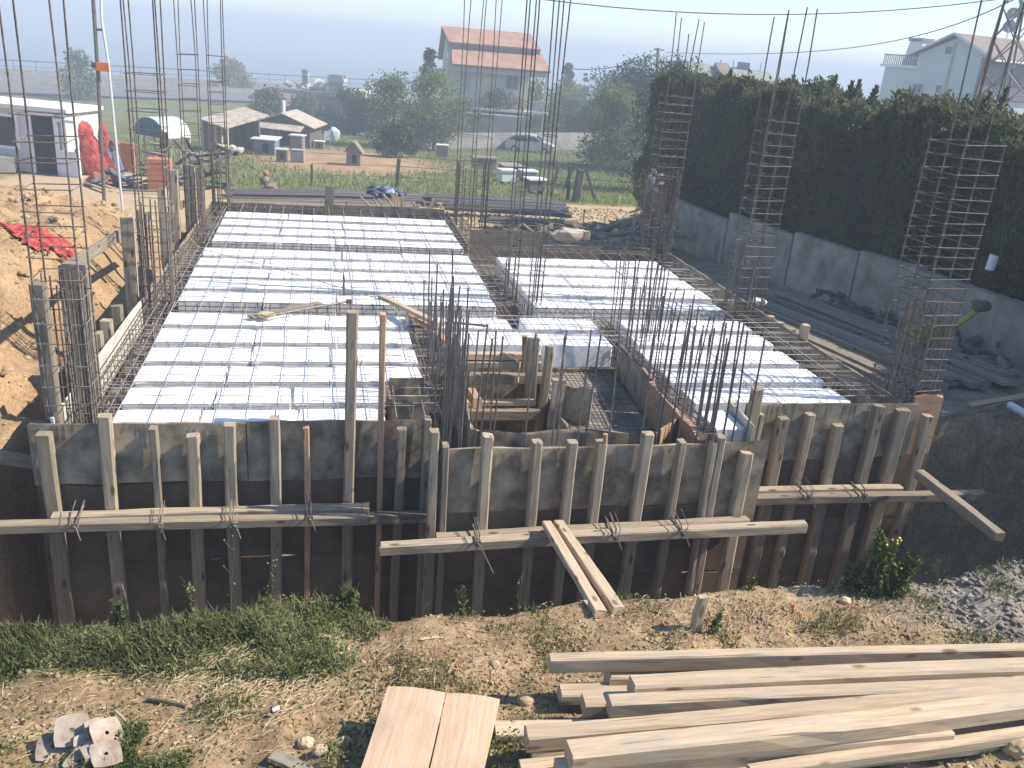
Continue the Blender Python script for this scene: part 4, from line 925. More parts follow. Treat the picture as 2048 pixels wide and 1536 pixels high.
# things stored beside the wall ---------------------------------------
# timber stacks on the right ground
rn = random.Random(12)
for i in range(20):
    lay = i//9; x = 7.2+.30*(i % 9)+rn.uniform(-.05, .05)+lay*.12; y0_ = 9.3+rn.uniform(-.3, .6)+.3*(i % 3); y1_ = 17.4+rn.uniform(-1.5, .8)
    lift = .07+.07*lay; xb = x+rn.uniform(.0, .25)
    lb = "%s %s board of the timber stack beside the garden wall" % (ORD[i % 9], ("bottom", "middle", "top")[lay])
    tag(beam("stacked_board", (x, y0_, hz(x, y0_)+lift), (xb, y1_, hz(xb, y1_)+lift+.03), .24 if i % 3 else .13, .05 if i % 3 else .09, M['wood_grey' if i % 4 else 'wood'], None, 300+i), lb+", counted from the slab", "board", "boards stacked beside the right slab edge")
def heap(name, u, v, z, r, n, mat, label, cat, size, seed=1, flat=.4, elong=1.0, long=.5):
    """a loose heap of short pieces: each piece is a part"""
    p = PZ(u, v, z); root = empty(name, p, label, cat); rn = random.Random(seed)
    for k in range(n):
        a = rn.uniform(0, 6.28); rr = r*sqrt(rn.random()); q = p+Vector((cos(a)*rr*elong, sin(a)*rr, r*flat*(1-rr/r)*rn.random()+size*.5))
        d = Vector((cos(rn.uniform(0, 6.28)), sin(rn.uniform(0, 6.28)), rn.uniform(-.25, .25))).normalized()*rn.uniform(.5, 1)*long
        beam("piece", q-d/2, q+d/2, size*rn.uniform(.7, 1.3), size*rn.uniform(.4, .9), M[mat], root, seed*50+k)
    return root
heap("timber_heap", 1950, 762, -1.0, .9, 30, 'wood_grey', "dark heap of timber offcuts below the garden wall at the right edge", "timber heap", .12, 2, .5, 1.0, .7)
heap("timber_heap", 2010, 712, -1.05, .8, 22, 'shed', "second darker heap of offcuts against the garden wall", "timber heap", .12, 3, .5, 1.0, .6)
heap("timber_heap", 1700, 605, -1.35, .7, 14, 'shed', "low dark heap of scrap at the foot of the garden wall", "scrap heap", .10, 4, .3, 1.0, .6)
heap("timber_heap", 1760, 640, -1.3, .6, 12, 'shed', "dark scrap in front of the yellow stand by the garden wall", "scrap heap", .10, 5, .3, 1.0, .6)
heap("timber_heap", 1540, 500, -2.0, .7, 16, 'wood_grey', "small timber heap by the far part of the garden wall", "timber heap", .10, 6, .4, 1.0, .8)
yl = empty("yellow_stand", PZ(1885, 668, -.9), "yellow painted folding frame leaning by the garden wall", "stand")
MB().box(PZ(1850, 664, -.55), (.55, .3, .25), .3).build("yellow_box", M['yellow'], yl)
MB().tube([PZ(1880, 672, -.65), PX(1955, 622, 10.3)], .045, 6).build("yellow_arm", M['yellow'], yl)
MB().tube([PZ(1840, 680, -.6), PZ(1836, 690, -1.0)], .025, 6).build("leg", M['yellow'], yl)
MB().tube([PZ(1870, 676, -.6), PZ(1868, 690, -1.0)], .025, 6).build("leg", M['yellow'], yl)
MB().blob(PX(1962, 612, 10.3), (.16, .14, .1), 5, 2, .2).build("rag", M['shed'], yl)
p = PX(1983, 525, 11.3); pk = empty("paint_pot", p, "white plastic pot hanging in the dark hedge above the wall", "pot")
MB().tube([p+Vector((0, 0, -.13)), p+Vector((.03, 0, .13))], .075, 12, r2=.085).build("pot_body", M['white'], pk)
MB().tube([p+Vector((.03, 0, .13)), p+Vector((.0, 0, .3))], .006, 5).build("handle", M['wire'], pk)
tag(MB().blob(PX(1516, 603, 6.6), (.16, .1, .06), 9, 2, .15).build("white_bag", M['white']), "small whitish bag lying beside the right slab edge", "bag")
tag(beam("pale_plank", PZ(1870, 850, -.75), PZ(2075, 806, -.75), .02, .22, M['ply'], None, 77), "pale long board lying on the ledge above the dark pit at right", "plank")
tag(beam("red_plank", PZ(1940, 812, -.7), PZ(2060, 790, -.65), .12, .04, M['wood_red'], None, 78), "reddish plank behind the pale board at the right picture edge", "plank")
tag(MB().tube([PZ(2020, 810, -.6), PZ(2090, 850, -.6)], .05, 8).build("white_pipe", M['white']), "short whitish pipe end at the right picture edge", "pipe")

# ------------------------------------------------------------------ ground behind the slab: bar bundles, firewood, scrap
def bundle(u0, v0, u1, v1, label, z, n=7, mat='rebar_grey', r=.035, seed=1, spread=.25, thick=True):
    a, b = PZ(u0, v0, z), PZ(u1, v1, z); rn = random.Random(seed); root = empty("bar_bundle", (a+b)/2, label, "bar bundle", "dark bundles of bars on the ground behind the slab")
    dy = Vector((0, 1, 0))
    for k in range(n):
        o = dy*rn.uniform(-spread, spread)+Vector((rn.uniform(-.3, .3), 0, rn.uniform(0, .14)))
        bar_obj([a+o, (a+b)/2+o+Vector((0, rn.uniform(-.05, .05), rn.uniform(-.03, .05))), b+o+dy*rn.uniform(-.1, .1)], r, root, mat, n=6)
    return root
def zg(v): return 0
za = nat(34)+.1
bundle(455, 392, 860, 402, "long dark bar bundle along the meadow edge, behind the left field", za-.05, 16, spread=.8, seed=2, r=.06)
bundle(860, 398, 1120, 412, "dark bar bundle behind the cluster of tall column bars, its rusty end in the sand", nat(33)+.15, 14, spread=.5, seed=3, r=.06)
bundle(900, 416, 1132, 430, "grey bar bundle nearest the sand patch", nat(31)+.15, 14, spread=.5, seed=4, r=.06)
bundle(970, 443, 1150, 452, "short grey bar bundle in front of the sand patch", nat(27.5)+.1, 9, spread=.3, seed=5, r=.05)
bundle(470, 410, 830, 416, "thin pale board pair lying behind the back slab edge", nat(29.5)+.1, 4, 'wood_grey', spread=.15, seed=6, r=.07)
def gpt(u, v, dz=0): p = G(u, v); p.z += dz; return p
# firewood sticks standing behind the back edge
rn = random.Random(3)
for i, (u0, v0, u1, v1) in enumerate([(739, 408, 720, 393), (757, 410, 746, 398), (765, 409, 757, 397), (788, 412, 766, 388), (792, 412, 783, 383), (796, 412, 792, 386), (803, 412, 805, 389), (695, 407, 692, 402), (855, 415, 842, 395), (857, 415, 868, 398), (862, 416, 872, 403), (826, 413, 829, 406), (834, 413, 836, 408), (936+170, 0, 0, 0)][:13]):
    y = 17.95+.06*i
    tag(beam("split_stick", PY(u0, v0+4, y), PY(u1, v1, y), .055, .035, M['lumber'], None, 400+i), "pale split wooden stick behind the back slab edge, %s from the left" % ORD[[1, 2, 3, 4, 5, 6, 7, 0, 10, 11, 12, 8, 9][i]], "stick", "split sticks standing behind the back slab edge")
bt = empty("plastic_sheet", PY(768, 390, 20.5), "crumpled dark blue sheet lying behind the split sticks", "sheet")
MB().blob(PY(765, 383, 20.5), (.36, .25, .12), 11, 3, .22).blob(PY(790, 386, 20.4), (.25, .2, .07), 12, 3, .25).build("folded_cloth", M['tarp_dark'], bt)
MB().blob(PY(778, 384, 20.3), (.14, .1, .07), 13, 2, .2).build("pale_fold", M['tarp_blue'], bt)
p = gpt(535, 392); wk = empty("stump", p, "hunched brown stump with a round orange ball on top, on the dark bar bundle", "stump")
MB().blob(p+Vector((.15, 0, .25)), (.32, .28, .32), 21, 2, .22).blob(p+Vector((-.1, 0, .6)), (.17, .15, .2), 22, 2, .15).build("stump_wood", M['roof_brown'], wk)
MB().blob(p+Vector((-.05, 0, .88)), (.11, .11, .12), 23, 3, .03).build("orange_ball", M['orange_dull'], wk, smooth=True)
# scrap in the corner behind the right field
heap("timber_heap", 1235, 470, -1.6, 1.0, 34, 'wood_grey', "tangle of old planks behind the right foam field", "timber heap", .13, 7, .4, 2.0, 1.2)
heap("timber_heap", 1130, 470, -1.7, .8, 26, 'shed', "low dark timber scraps behind the short brown board", "timber heap", .13, 8, .3, 2.0, 1.0)
heap("timber_heap", 1290, 455, -1.6, .9, 26, 'wood_red', "brownish plank heap beside the far right column cage", "timber heap", .13, 9, .7, 1.0, 1.2)
tag(MB().blob(PZ(1142, 470, -1.35), (.5, .3, .2), 31, 2, .2).build("concrete_lump", M['stone_white']), "pale concrete lump among the dark timber scraps", "lump")
tag(beam("stub_stake", PY(1172, 478, 15.6), PY(1174, 462, 15.6), .12, .1, M['lumber'], None, 9), "short pale stake behind the back edge of the right field", "stake")
tag(MB().tube([gpt(1165, 457), gpt(1165, 457)+Vector((0, 0, .6))], .02, 6).blob(gpt(1165, 457)+Vector((0, 0, .62)), .05, 3, 1, .1).build("iron_pin", M['rebar']), "thin iron pin standing in the sand", "pin")
cc = empty("cloth_rag", PY(1315, 360, 14.55), "pale torn rag caught in the far right column cage", "rag")
mb = MB()
for k, (u, v, r1, r2) in enumerate([(1308, 343, .05, .06), (1320, 350, .08, .03), (1306, 360, .045, .08), (1322, 366, .06, .035), (1312, 378, .04, .05), (1300, 352, .04, .04)]): mb.blob(PY(u, v, 14.5), (r1, .04, r2), 60+k, 2, .35)
mb.build("rag_fold", M['block'], cc)
MB().box(PY(1316, 392, 14.68), (.5, .08, .62)).build("rag_board", M['shed'], cc)

# beehives -----------------------------------------------------------
for i, (u, v, wpx, hpx, lab) in enumerate([(1012, 368, 34, 26, "white beehive box, front left of the hive group, with a pale stepped side"), (1020, 352, 46, 20, "weathered hive with a flat light lid at the back of the group"), (1068, 386, 40, 26, "dark hive box with a light lid and a pinkish edge, front right"), (1055, 362, 34, 18, "hive with slatted pale side in the middle of the group")]):
    p = G(u, v); wd, h_ = SZ(p, wpx), SZ(p, hpx); r = empty("beehive", p, lab, "beehive", "beehives in the meadow")
    MB().box(p+Vector((0, 0, h_*.5+.1)), (wd*.85, wd*.7, h_*.8), .2).build("hive_body", M[['tin', 'shed', 'shed', 'rust'][i]], r)
    MB().box(p+Vector((0, 0, h_*.93+.1)), (wd, wd*.85, .07), .2).build("lid", M['white' if i != 1 else 'rust'], r)
    for sx in (-1, 1): MB().box(p+Vector((sx*wd*.3, 0, .05)), (.08, wd*.6, .12), .2).build("leg", M['shed'], r)
p = G(966, 352); r = empty("wooden_box", p, "brown wooden box on legs behind the cluster of tall column bars", "box")
MB().box(p+Vector((0, 0, SZ(p, 24))), (SZ(p, 44), .7, SZ(p, 20)), .1).build("box_body", M['roof_brown'], r)
MB().box(p+Vector((0, 0, SZ(p, 36))), (SZ(p, 54), .9, .08), .1).build("lid", M['wood_grey'], r)
for sx in (-1, 1): MB().tube([p+Vector((sx*.5, 0, -.1)), p+Vector((sx*.5, 0, SZ(p, 16)))], .05, 6).build("leg", M['shed'], r)

# fence posts at the meadow ------------------------------------------
for i, (u0, v0, u1, v1, wpx) in enumerate([(624, 372, 623, 328, 5), (793, 376, 798, 318, 7), (1100, 396, 1118, 330, 6), (1135, 400, 1140, 332, 6), (1150, 404, 1162, 340, 14), (1195, 404, 1172, 340, 6), (1128, 376, 1146, 334, 6), (1052, 352, 1052, 322, 4), (1210, 392, 1196, 352, 5)][:8]):
    p = G(u0, v0); q = PY(u1, v1, p.y); wd = SZ(p, wpx)
    lab = ["thin grey fence post behind the long bar bundle", "dark fence post behind the blue sheet", "leaning fence stay left of the thick post", "straight fence post with a white cap", "thick dark fence post in the middle of the propped group", "fence stay leaning away to the right", "thin slanted stay in the propped post group", "thin far fence post near the silver car"][i]
    tag(beam("fence_post", p+Vector((0, 0, -.2)), q, wd, wd, M['shed'], None, 430+i, up=(0, -1, 0)), lab, "fence post", "fence posts along the meadow")
fw = empty("meadow_fence", G(1175, 404), "sagging wire netting stretched between the propped meadow posts", "fence")
for dz_, nm in [(.5, 0), (1.0, 0), (1.45, 0)]:
    pts = [G(u, v)+Vector((0, 0, dz_)) for (u, v) in [(624, 372), (793, 376), (960, 388), (1135, 400), (1290, 410)]]
    MB().tube(pts, .012, 4).build("fence_wire", M['wire'], fw)

# ------------------------------------------------------------------ houses and sheds
class Fr:
    """local frame: origin o, x axis turned by yaw"""
    def __init__(s, o, yaw): s.o = Vector(o); s.yaw = yaw; s.R = Matrix.Rotation(yaw, 3, 'Z')
    def __call__(s, x, y, z): return s.R @ Vector((x, y, z))+s.o
    def box(s, mb, c, d, ry=0): return mb.box(s(*c), d, R=s.R @ Matrix.Rotation(ry, 3, 'Y'))
FWD = atan2(R0.y, R0.x)
def window(fr, root, x, z, w_, h_, y, mat='glass', frame='white', bars=1, face='front', t=.08):
    """a window set on the wall plane: frame part with its pane as sub-part"""
    mb = MB()
    def B(mb, cx, cz, dx, dz, dep):
        if face == 'front': fr.box(mb, (cx, y-dep, cz), (dx, .08, dz))
        else: fr.box(mb, (y-dep, cx, cz), (.08, dx, dz))
    for sx in (-1, 1): B(mb, x+sx*(w_/2), z, t, h_+t, .03)
    for sz in (-1, 1): B(mb, x, z+sz*(h_/2), w_, t, .027)
    if bars: B(mb, x, z, t*.7, h_-t, .028)
    f = mb.build("window", M[frame], root)
    g = MB(); B(g, x, z, w_-t*.4, h_-t*.4, .0)
    p = g.build("pane", M[mat], None, origin=root.location); p.parent = f; p.matrix_basis = Matrix()
    return f
# red-roofed house
hp = G(985, 292); hp.z -= .3; W_ = SZ(hp, 160); D_ = 8.5
hp -= R0*.9; fr = Fr(hp, FWD+radians(9)); rt = empty("house", hp, "cream house with a two-tiered red tile roof standing above the trees", "house")
pt = lambda u, v: PY(u, v, hp.y)
eave = pt(980, 124).z-hp.z; ridge = pt(980, 60).z-hp.z-.35
x0, x1 = -W_*.5, W_*.5
mb = MB(); mb.prism([fr(x0, 0, -.5), fr(x0, D_, -.5), fr(x0, D_, eave), fr(x0, D_/2, ridge-.25), fr(x0, 0, eave)], fr.R @ Vector((W_, 0, 0))); mb.build("wall", M['plaster'], rt)
def slab(a, b, c, d, t=.18):
    n = (b-a).cross(d-a).normalized(); 
    if n.z < 0: n = -n
    return MB().prism([a, b, c, d], n*t)
rx0, rx1 = x0-.5, x1+1.9; ev = eave-.55; mid_z = ev+(ridge-ev)*.52; my = -1.3+(D_/2+1.3)*.50
slab(fr(rx0+.9, -1.4, ev), fr(rx1, -1.4, ev), fr(rx1-.6, my, mid_z-.1), fr(rx0+.9, my, mid_z-.1)).build("lower_roof", M['roof_red'], rt)
slab(fr(rx0+.6, my-.5, mid_z+.32), fr(rx1-.8, my-.5, mid_z+.32), fr(rx1-1.5, D_/2, ridge+.25), fr(rx0, D_/2, ridge+.25)).build("upper_roof", M['roof_red'], rt)
slab(fr(rx0, D_+1.2, ev+.2), fr(rx1-.3, D_+1.2, ev+.2), fr(rx1-1.5, D_/2+.02, ridge+.25), fr(rx0, D_/2+.02, ridge+.25)).build("rear_roof", M['roof_red'], rt)
mb = MB(); fr.box(mb, ((rx0+rx1)/2, my-.25, mid_z+.12), (rx1-rx0-1.6, .12, .42)); mb.build("fascia", M['roof_brown'], rt)
mb = MB(); fr.box(mb, ((x0+rx1)/2, -1.05, ev-.22), (rx1-x0-.2, .2, .55)); mb.build("balcony_beam", M['plaster_pink'], rt)
mb = MB(); fr.box(mb, (rx1-.35, -1.1, eave*.5), (.14, .14, eave-.5)); mb.build("roof_column", M['plaster_pink'], rt)
wp = pt(1024, 162); window(fr, rt, (wp-hp).dot(fr.R @ Vector((1, 0, 0))), wp.z-hp.z, SZ(hp, 24), SZ(hp, 30), -.0, 'lilac', 'plaster_pink', 1)
wp = pt(932, 165); window(fr, rt, (wp-hp).dot(fr.R @ Vector((1, 0, 0))), wp.z-hp.z, SZ(hp, 16), SZ(hp, 30), -.0, 'plaster_pink', 'plaster_pink', 1)
window(fr, rt, D_*.35, 3.9, .7, 1.3, x0, 'lilac', 'plaster_pink', 0, face='side')
mb = MB(); fr.box(mb, ((x0+x1)/2, -1.0, eave*.47), (W_+.3, 2.0, .2)); mb.build("balcony_slab", M['plaster_pink'], rt)
mb = MB()
for k in range(12): fr.box(mb, (x1+.15+.16*k, -1.0, eave*.47+.55), (.05, .05, 1.0))
fr.box(mb, (x1+1.0, -1.0, eave*.47+1.05), (2.0, .07, .07)); fr.box(mb, (x1+1.0, -1.0, eave*.47+.1), (2.0, .07, .07)); mb.build("balcony_railing", M['white'], rt)
mb = MB(); fr.box(mb, (x1+1.0, -.4, eave*.47-.05), (2.1, 1.8, .2)); mb.build("balcony_slab", M['plaster_pink'], rt)
# lower dark extension seen through the trees
mb = MB(); fr.box(mb, (-.5, -2.1, 1.7), (W_*1.0, 2.0, 3.6)); mb.build("ground_floor", M['block'], rt)
# long grey wall and the car
a, b = gpt(842, 298), gpt(1192, 306); a2, b2 = ext(a, b, -.02), ext(a, b, 1.35)
gw2 = MB(); dv = b2-a2; Lw = sqrt(dv.x**2+dv.y**2); c = (a2+b2)/2
gw2.box((c.x, c.y, c.z+.45), (Lw, .25, 2.6), atan2(dv.y, dv.x))
tag(gw2.build("boundary_wall", M['block']), "long low grey boundary wall behind the silver car", "wall")
cpnt = G(1052, 304); cpnt.y -= 1.5; cpnt.z = nat(cpnt.y); fr = Fr(cpnt, FWD-radians(4)); car = empty("parked_car", cpnt, "silver estate car half hidden in tall grass before the grey wall", "car")
prof = [(-2.15, .35), (-2.2, .8), (-2.1, 1.05), (-1.75, 1.45), (-1.2, 1.62), (-.2, 1.66), (.45, 1.58), (1.15, 1.1), (1.9, .95), (2.2, .72), (2.22, .38)]
mb = MB(); mb.prism([fr(x, -.85, z) for x, z in prof], fr.R @ Vector((0, 1.7, 0))); mb.build("body", M['car'], car)
mb = MB(); mb.prism([fr(x, -.865, z) for x, z in [(-1.85, 1.12), (-1.55, 1.46), (-.2, 1.52), (.42, 1.46), (.95, 1.12)]], fr.R @ Vector((0, .01, 0))); mb.build("side_window", M['glass'], car)
mb = MB(); mb.prism([fr(x, -.87, z) for x, z in [(-.25, 1.12), (-.3, 1.53), (-.2, 1.53), (-.15, 1.12)]], fr.R @ Vector((0, .01, 0))); mb.build("door_pillar", M['car'], car)
mb = MB(); mb.prism([fr(.52, -.7, 1.545), fr(1.12, -.75, 1.14), fr(1.12, .75, 1.14), fr(.52, .7, 1.545)], fr.R @ Vector((.03, 0, .03))); mb.build("windscreen", M['glass'], car)
for sx in (-1.35, 1.4):
    for sy in (-.82, .82):
        wv = MB(); wv.tube([fr(sx, sy-.1, .33), fr(sx, sy+.1, .33)], .33, 14); w0 = wv.build("wheel", M['rubber_shade'], car)
        wv = MB(); wv.tube([fr(sx, sy-.12, .33), fr(sx, sy+.12, .33)], .18, 10); q = wv.build("rim", M['car'], None, origin=car.location); q.parent = w0; q.matrix_basis = Matrix()
mb = MB(); fr.box(mb, (2.18, -.6, .72), (.08, .3, .14)); mb.build("headlight", M['glass'], car)

# turreted building far behind the coops
bp_ = G(640, 250); s = SZ(bp_, 1.0); fr = Fr(bp_, FWD); tb = empty("turreted_building", bp_, "long dark low building with brick turrets and rubble on its flat roof", "building")
def bu(u): return (PY(u, 200, bp_.y)-bp_).dot(fr.R @ Vector((1, 0, 0)))
def bz(v, u=640): return PY(u, v, bp_.y).z-bp_.z
mb = MB(); fr.box(mb, ((bu(500)+bu(742))/2, 4, bz(190)/2), (bu(742)-bu(500), 8, bz(190))); mb.build("wall", M['shed'], tb)
mb = MB(); fr.box(mb, ((bu(565)+bu(735))/2, 4, bz(187)), (bu(735)-bu(565), 8.6, .5)); mb.build("roof_slab", M['block'], tb)
mb = MB(); fr.box(mb, ((bu(690)+bu(735))/2, 2, bz(182)), (bu(735)-bu(690), 3.5, .8)); mb.build("parapet", M['stone_white'], tb)
for (u0, u1, v0, v1, nm, m_) in [(598, 609, 190, 153, "turret", 'block'), (656, 686, 190, 158, "turret", 'block'), (731, 738, 215, 155, "chimney", 'block')]:
    mb = MB(); fr.box(mb, ((bu(u0)+bu(u1))/2, 1.5, (bz(v0)+bz(v1))/2), (bu(u1)-bu(u0), (bu(u1)-bu(u0)), bz(v1)-bz(v0))); t_ = mb.build(nm, M[m_], tb)
    if nm == 'turret':
        mb = MB(); n = 3 if u0 < 620 else 7
        fr.box(mb, ((bu(u0)+bu(u1))/2, 1.5, bz(v1)), ((bu(u1)-bu(u0))*1.15, (bu(u1)-bu(u0))*1.15, .35))
        for k in range(n):
            x = bu(u0-1)+(bu(u1+1)-bu(u0-1))*(k+.5)/n
            for yy_ in (1.5-(bu(u1)-bu(u0))*.5, 1.5+(bu(u1)-bu(u0))*.5): fr.box(mb, (x, yy_, bz(v1)+.4), (.22, .22, .45))
        mb.build("battlement", M['plaster_pink'], tb)
rn = random.Random(2)
mb = MB()
for k in range(26):
    u = rn.uniform(612, 655); mb.blob(fr(bu(u), rn.uniform(.5, 3), bz(185)+.4+rn.random()*.9*(1-abs(u-632)/25)), rn.uniform(.25, .6), k, 1, .3)
for k in range(10): u = rn.uniform(562, 600); mb.blob(fr(bu(u), rn.uniform(.5, 3), bz(185)+.2+rn.random()*.6), rn.uniform(.25, .5), 40+k, 1, .3)
mb.build("roof_rubble", M['stone_white'], tb)
slab(fr(bu(552), -3, bz(215)), fr(bu(612), -3, bz(216)), fr(bu(606), 0, bz(193)), fr(bu(558), 0, bz(192))).build("lean_to_roof", M['roof_brown'], tb)
for (u, v) in [(520, 215), (715, 220), (660, 215)]: window(fr, tb, bu(u), bz(v), 1.4, 1.1, -.0, 'glass', 'shed', 0)

# coops and sheds of the yard
def shed_box(name, u, vb, wpx, hpx, label, cat, wall, roof, depth=2.2, yaw=0, ridge=.0, over=.25, roofslope=0.0, door=True, group=None):
    p = G(u, vb); wd, h_ = SZ(p, wpx), SZ(p, hpx); fr = Fr(p, FWD+yaw); r = empty(name, p, label, cat, group)
    mb = MB(); pts = [fr(-wd/2, 0, -.15), fr(wd/2, 0, -.15), fr(wd/2, 0, h_)]
    if ridge: pts += [fr(0, 0, h_+ridge)]
    pts += [fr(-wd/2, 0, h_)]
    mb.prism(pts, fr.R @ Vector((0, depth, 0))); mb.build("wall", M[wall], r)
    o = over
    if ridge:
        k = ridge/(wd/2)
        slab(fr(-wd/2-o, -o, h_-o*k), fr(0, -o, h_+ridge), fr(0, depth+o, h_+ridge), fr(-wd/2-o, depth+o, h_-o*k), .07).build("roof", M[roof], r)
        slab(fr(wd/2+o, -o, h_-o*k), fr(.001, -o, h_+ridge), fr(.001, depth+o, h_+ridge), fr(wd/2+o, depth+o, h_-o*k), .07).build("roof", M[roof], r)
    else:
        slab(fr(-wd/2-o, -o, h_+.02), fr(wd/2+o, -o, h_+.02-roofslope*0), fr(wd/2+o, depth+o, h_+.02+roofslope), fr(-wd/2-o, depth+o, h_+.02+roofslope), .07).build("roof", M[roof], r)
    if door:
        mb = MB(); fr.box(mb, (wd*.08, -.02, h_*.36), (wd*.3, .05, h_*.7)); mb.build("doorway_shade_panel", M['rubber_shade'], r)  # flat black panel on a solid wall, painted as the unlit inside
    return p, fr, r, wd, h_
# big coop with a gabled tin roof and a lean-to
p, fr, r, wd, h_ = shed_box("chicken_coop", 566, 292, 108, 42, "largest chicken coop, pale gabled tin roof over a dark open front", "coop", 'shed', 'rust', 3.6, 0, .75, .4)
mb = MB(); fr.box(mb, (-wd*.22, -.1, h_*.4), (wd*.36, .1, h_*.75)); mb.build("wall_sheet", M['roof_brown'], r)
slab(fr(-wd*.62, -1.6, h_*.86), fr(wd*.42, -1.6, h_*.78), fr(wd*.42, .1, h_*1.04), fr(-wd*.6, .1, h_*1.06), .07).build("lean_to_roof", M['rust'], r)
for x in (-.58, -.1, .38):
    mb = MB(); fr.box(mb, (wd*x, -1.5, h_*.4), (.1, .1, h_*.82)); mb.build("prop", M['wood_grey'], r)
mb = MB(); mb.tube([fr(-wd*.05, 1, h_+.6), fr(-wd*.05, 1, h_+1.6)], .14, 8); mb.build("stove_pipe", M['white'], r)
# long shed with a weathered roof
p = G(446, 303); fr = Fr(p, FWD-radians(28)); sh = empty("open_shed", p, "open sided shed with a sloping weathered tin roof on thin pale posts", "shed")
wl, dp, hh = SZ(p, 66), 3.4, SZ(p, 48)
slab(fr(-wl*.75, -.4, hh*1.18), fr(wl*.35, -.4, hh*.95), fr(wl*.35, dp, hh*1.4), fr(-wl*.75, dp, hh*1.6), .08).build("roof", M['rust'], sh)
mb = MB(); fr.box(mb, (-wl*.2, dp*.75, hh*.55), (wl*1.05, .1, hh*1.25)); mb.build("back_wall", M['shed'], sh)
mb = MB(); fr.box(mb, (-wl*.72, dp*.35, hh*.55), (.1, dp*.8, hh*1.15)); mb.build("side_wall", M['roof_brown'], sh)
for x in (-.72, -.45, -.18, .08, .32): mb = MB(); fr.box(mb, (wl*x, -.2, hh*.5), (.1, .1, hh*1.08)); mb.build("prop", M['lumber'], sh)
# arched tin shelter
p = G(303, 332); fr = Fr(p, FWD-radians(30)); ar = empty("arched_shelter", p, "arched white tin shelter with a dark teal end, on thin posts", "shelter")
R_ = SZ(p, 46); zb = SZ(p, 58); hR = SZ(p, 36); dpt = SZ(p, 62)
n = 14
def arch(k, y, rr=1.0): a = pi*k/n; return fr(-cos(a)*R_*rr, y, zb+sin(a)*hR*rr)
for k in range(n):
    pass
mb = MB(); vs = []; segs_y = 24
for j in range(segs_y+1):
    for k in range(n+1): vs.append(arch(k, dpt*j/segs_y, 1+.02*(j % 2)))
fs = [(j*(n+1)+k, j*(n+1)+k+1, (j+1)*(n+1)+k+1, (j+1)*(n+1)+k) for j in range(segs_y) for k in range(n)]
mb.add(vs, fs); o = mb.build("tin_roof", M['tin'], ar); md = o.modifiers.new("thick", 'SOLIDIFY'); md.thickness = .05
mb = MB(); mb.prism([arch(k, -.04) for k in range(n+1)], fr.R @ Vector((0, .06, 0))); mb.build("end_sheet", M['teal'], ar)
for x in (-.95, -.35, .3, .95):
    for y in (0.0, dpt*.97):
        mb = MB(); q = fr(x*R_, y, 0); mb.tube([(q.x, q.y, nat(q.y)-.1), fr(x*R_, y, zb+.02)], .05, 6); mb.build("post", M['lumber'], ar)
# little hutches
shed_box("hen_hutch", 528, 306, 42, 24, "low blue and brown hen hutch with a scalloped white tin roof", "hutch", 'shed_blue', 'tin', 1.2, 0, 0, .15, .1)
shed_box("hen_hutch", 532, 288, 40, 12, "pale flat box behind the scalloped hutch", "hutch", 'tin', 'tin', .8, 0, 0, .05, .0, door=False)
shed_box("hen_hutch", 592, 300, 24, 26, "tall narrow brown hutch with a white scalloped top", "hutch", 'roof_brown', 'tin', .9, 0, 0, .1, .0, door=False)
shed_box("hen_hutch", 563, 319, 20, 17, "small dark open crate left of the tall brown hutch", "crate", 'shed', 'stone_white', .7, .2, 0, .08, .0)
shed_box("hen_hutch", 594, 320, 26, 16, "pale grey cement box in front of the tall brown hutch", "crate", 'block', 'block', .8, .1, 0, .0, .0, door=False)
shed_box("hen_hutch", 638, 296, 16, 11, "tiny white framed box right of the coop", "crate", 'shed', 'white', .5, .1, 0, .08, .0)
shed_box("dog_kennel", 706, 327, 27, 24, "brown wooden kennel with a steep gabled roof in the bare yard", "kennel", 'roof_brown', 'roof_brown', 1.2, .1, .5, .12)
shed_box("hen_hutch", 884, 309, 22, 16, "small brown box with a pale lid near the grey wall", "crate", 'roof_brown', 'stone_white', .8, .1, 0, .05, .0, door=False)
# chairs: white plastic chair beside the coop
p = G(655, 290); ch = empty("garden_chair", p, "white plastic garden chair beside the coop", "chair"); fr = Fr(p, FWD+.3)
mb = MB(); fr.box(mb, (0, 0, .45), (.5, .5, .05)); mb.build("seat", M['white'], ch)
mb = MB(); fr.box(mb, (0, .25, .75), (.5, .05, .6)); mb.build("backrest", M['white'], ch)
for sx in (-.22, .22):
    for sy in (-.22, .22): mb = MB(); fr.box(mb, (sx, sy, .21), (.05, .05, .46)); mb.build("leg", M['white'], ch)
tag(MB().blob(G(668, 285)+Vector((0, 0, .6)), (.5, .3, .7), 3, 2, .1).build("white_sack", M['tin']), "pale cloth-covered heap right of the white chair", "sack")
# stones pile by the shed
for i, (u, v, n_, lab) in enumerate([(505, 300, 22, "heap of pale yellowish rubble right of the open shed"), (465, 304, 10, "small scatter of pale rubble under the open shed")]):
    p = G(u, v); rn = random.Random(i); mb = MB()
    for k in range(n_): mb.blob(p+Vector((rn.uniform(-.9, .9), rn.uniform(-.4, .4), rn.uniform(.0, .35))), rn.uniform(.12, .3), k, 1, .3)
    tag(mb.build("rubble_pile", M['stone_white']), lab, "rubble", None)
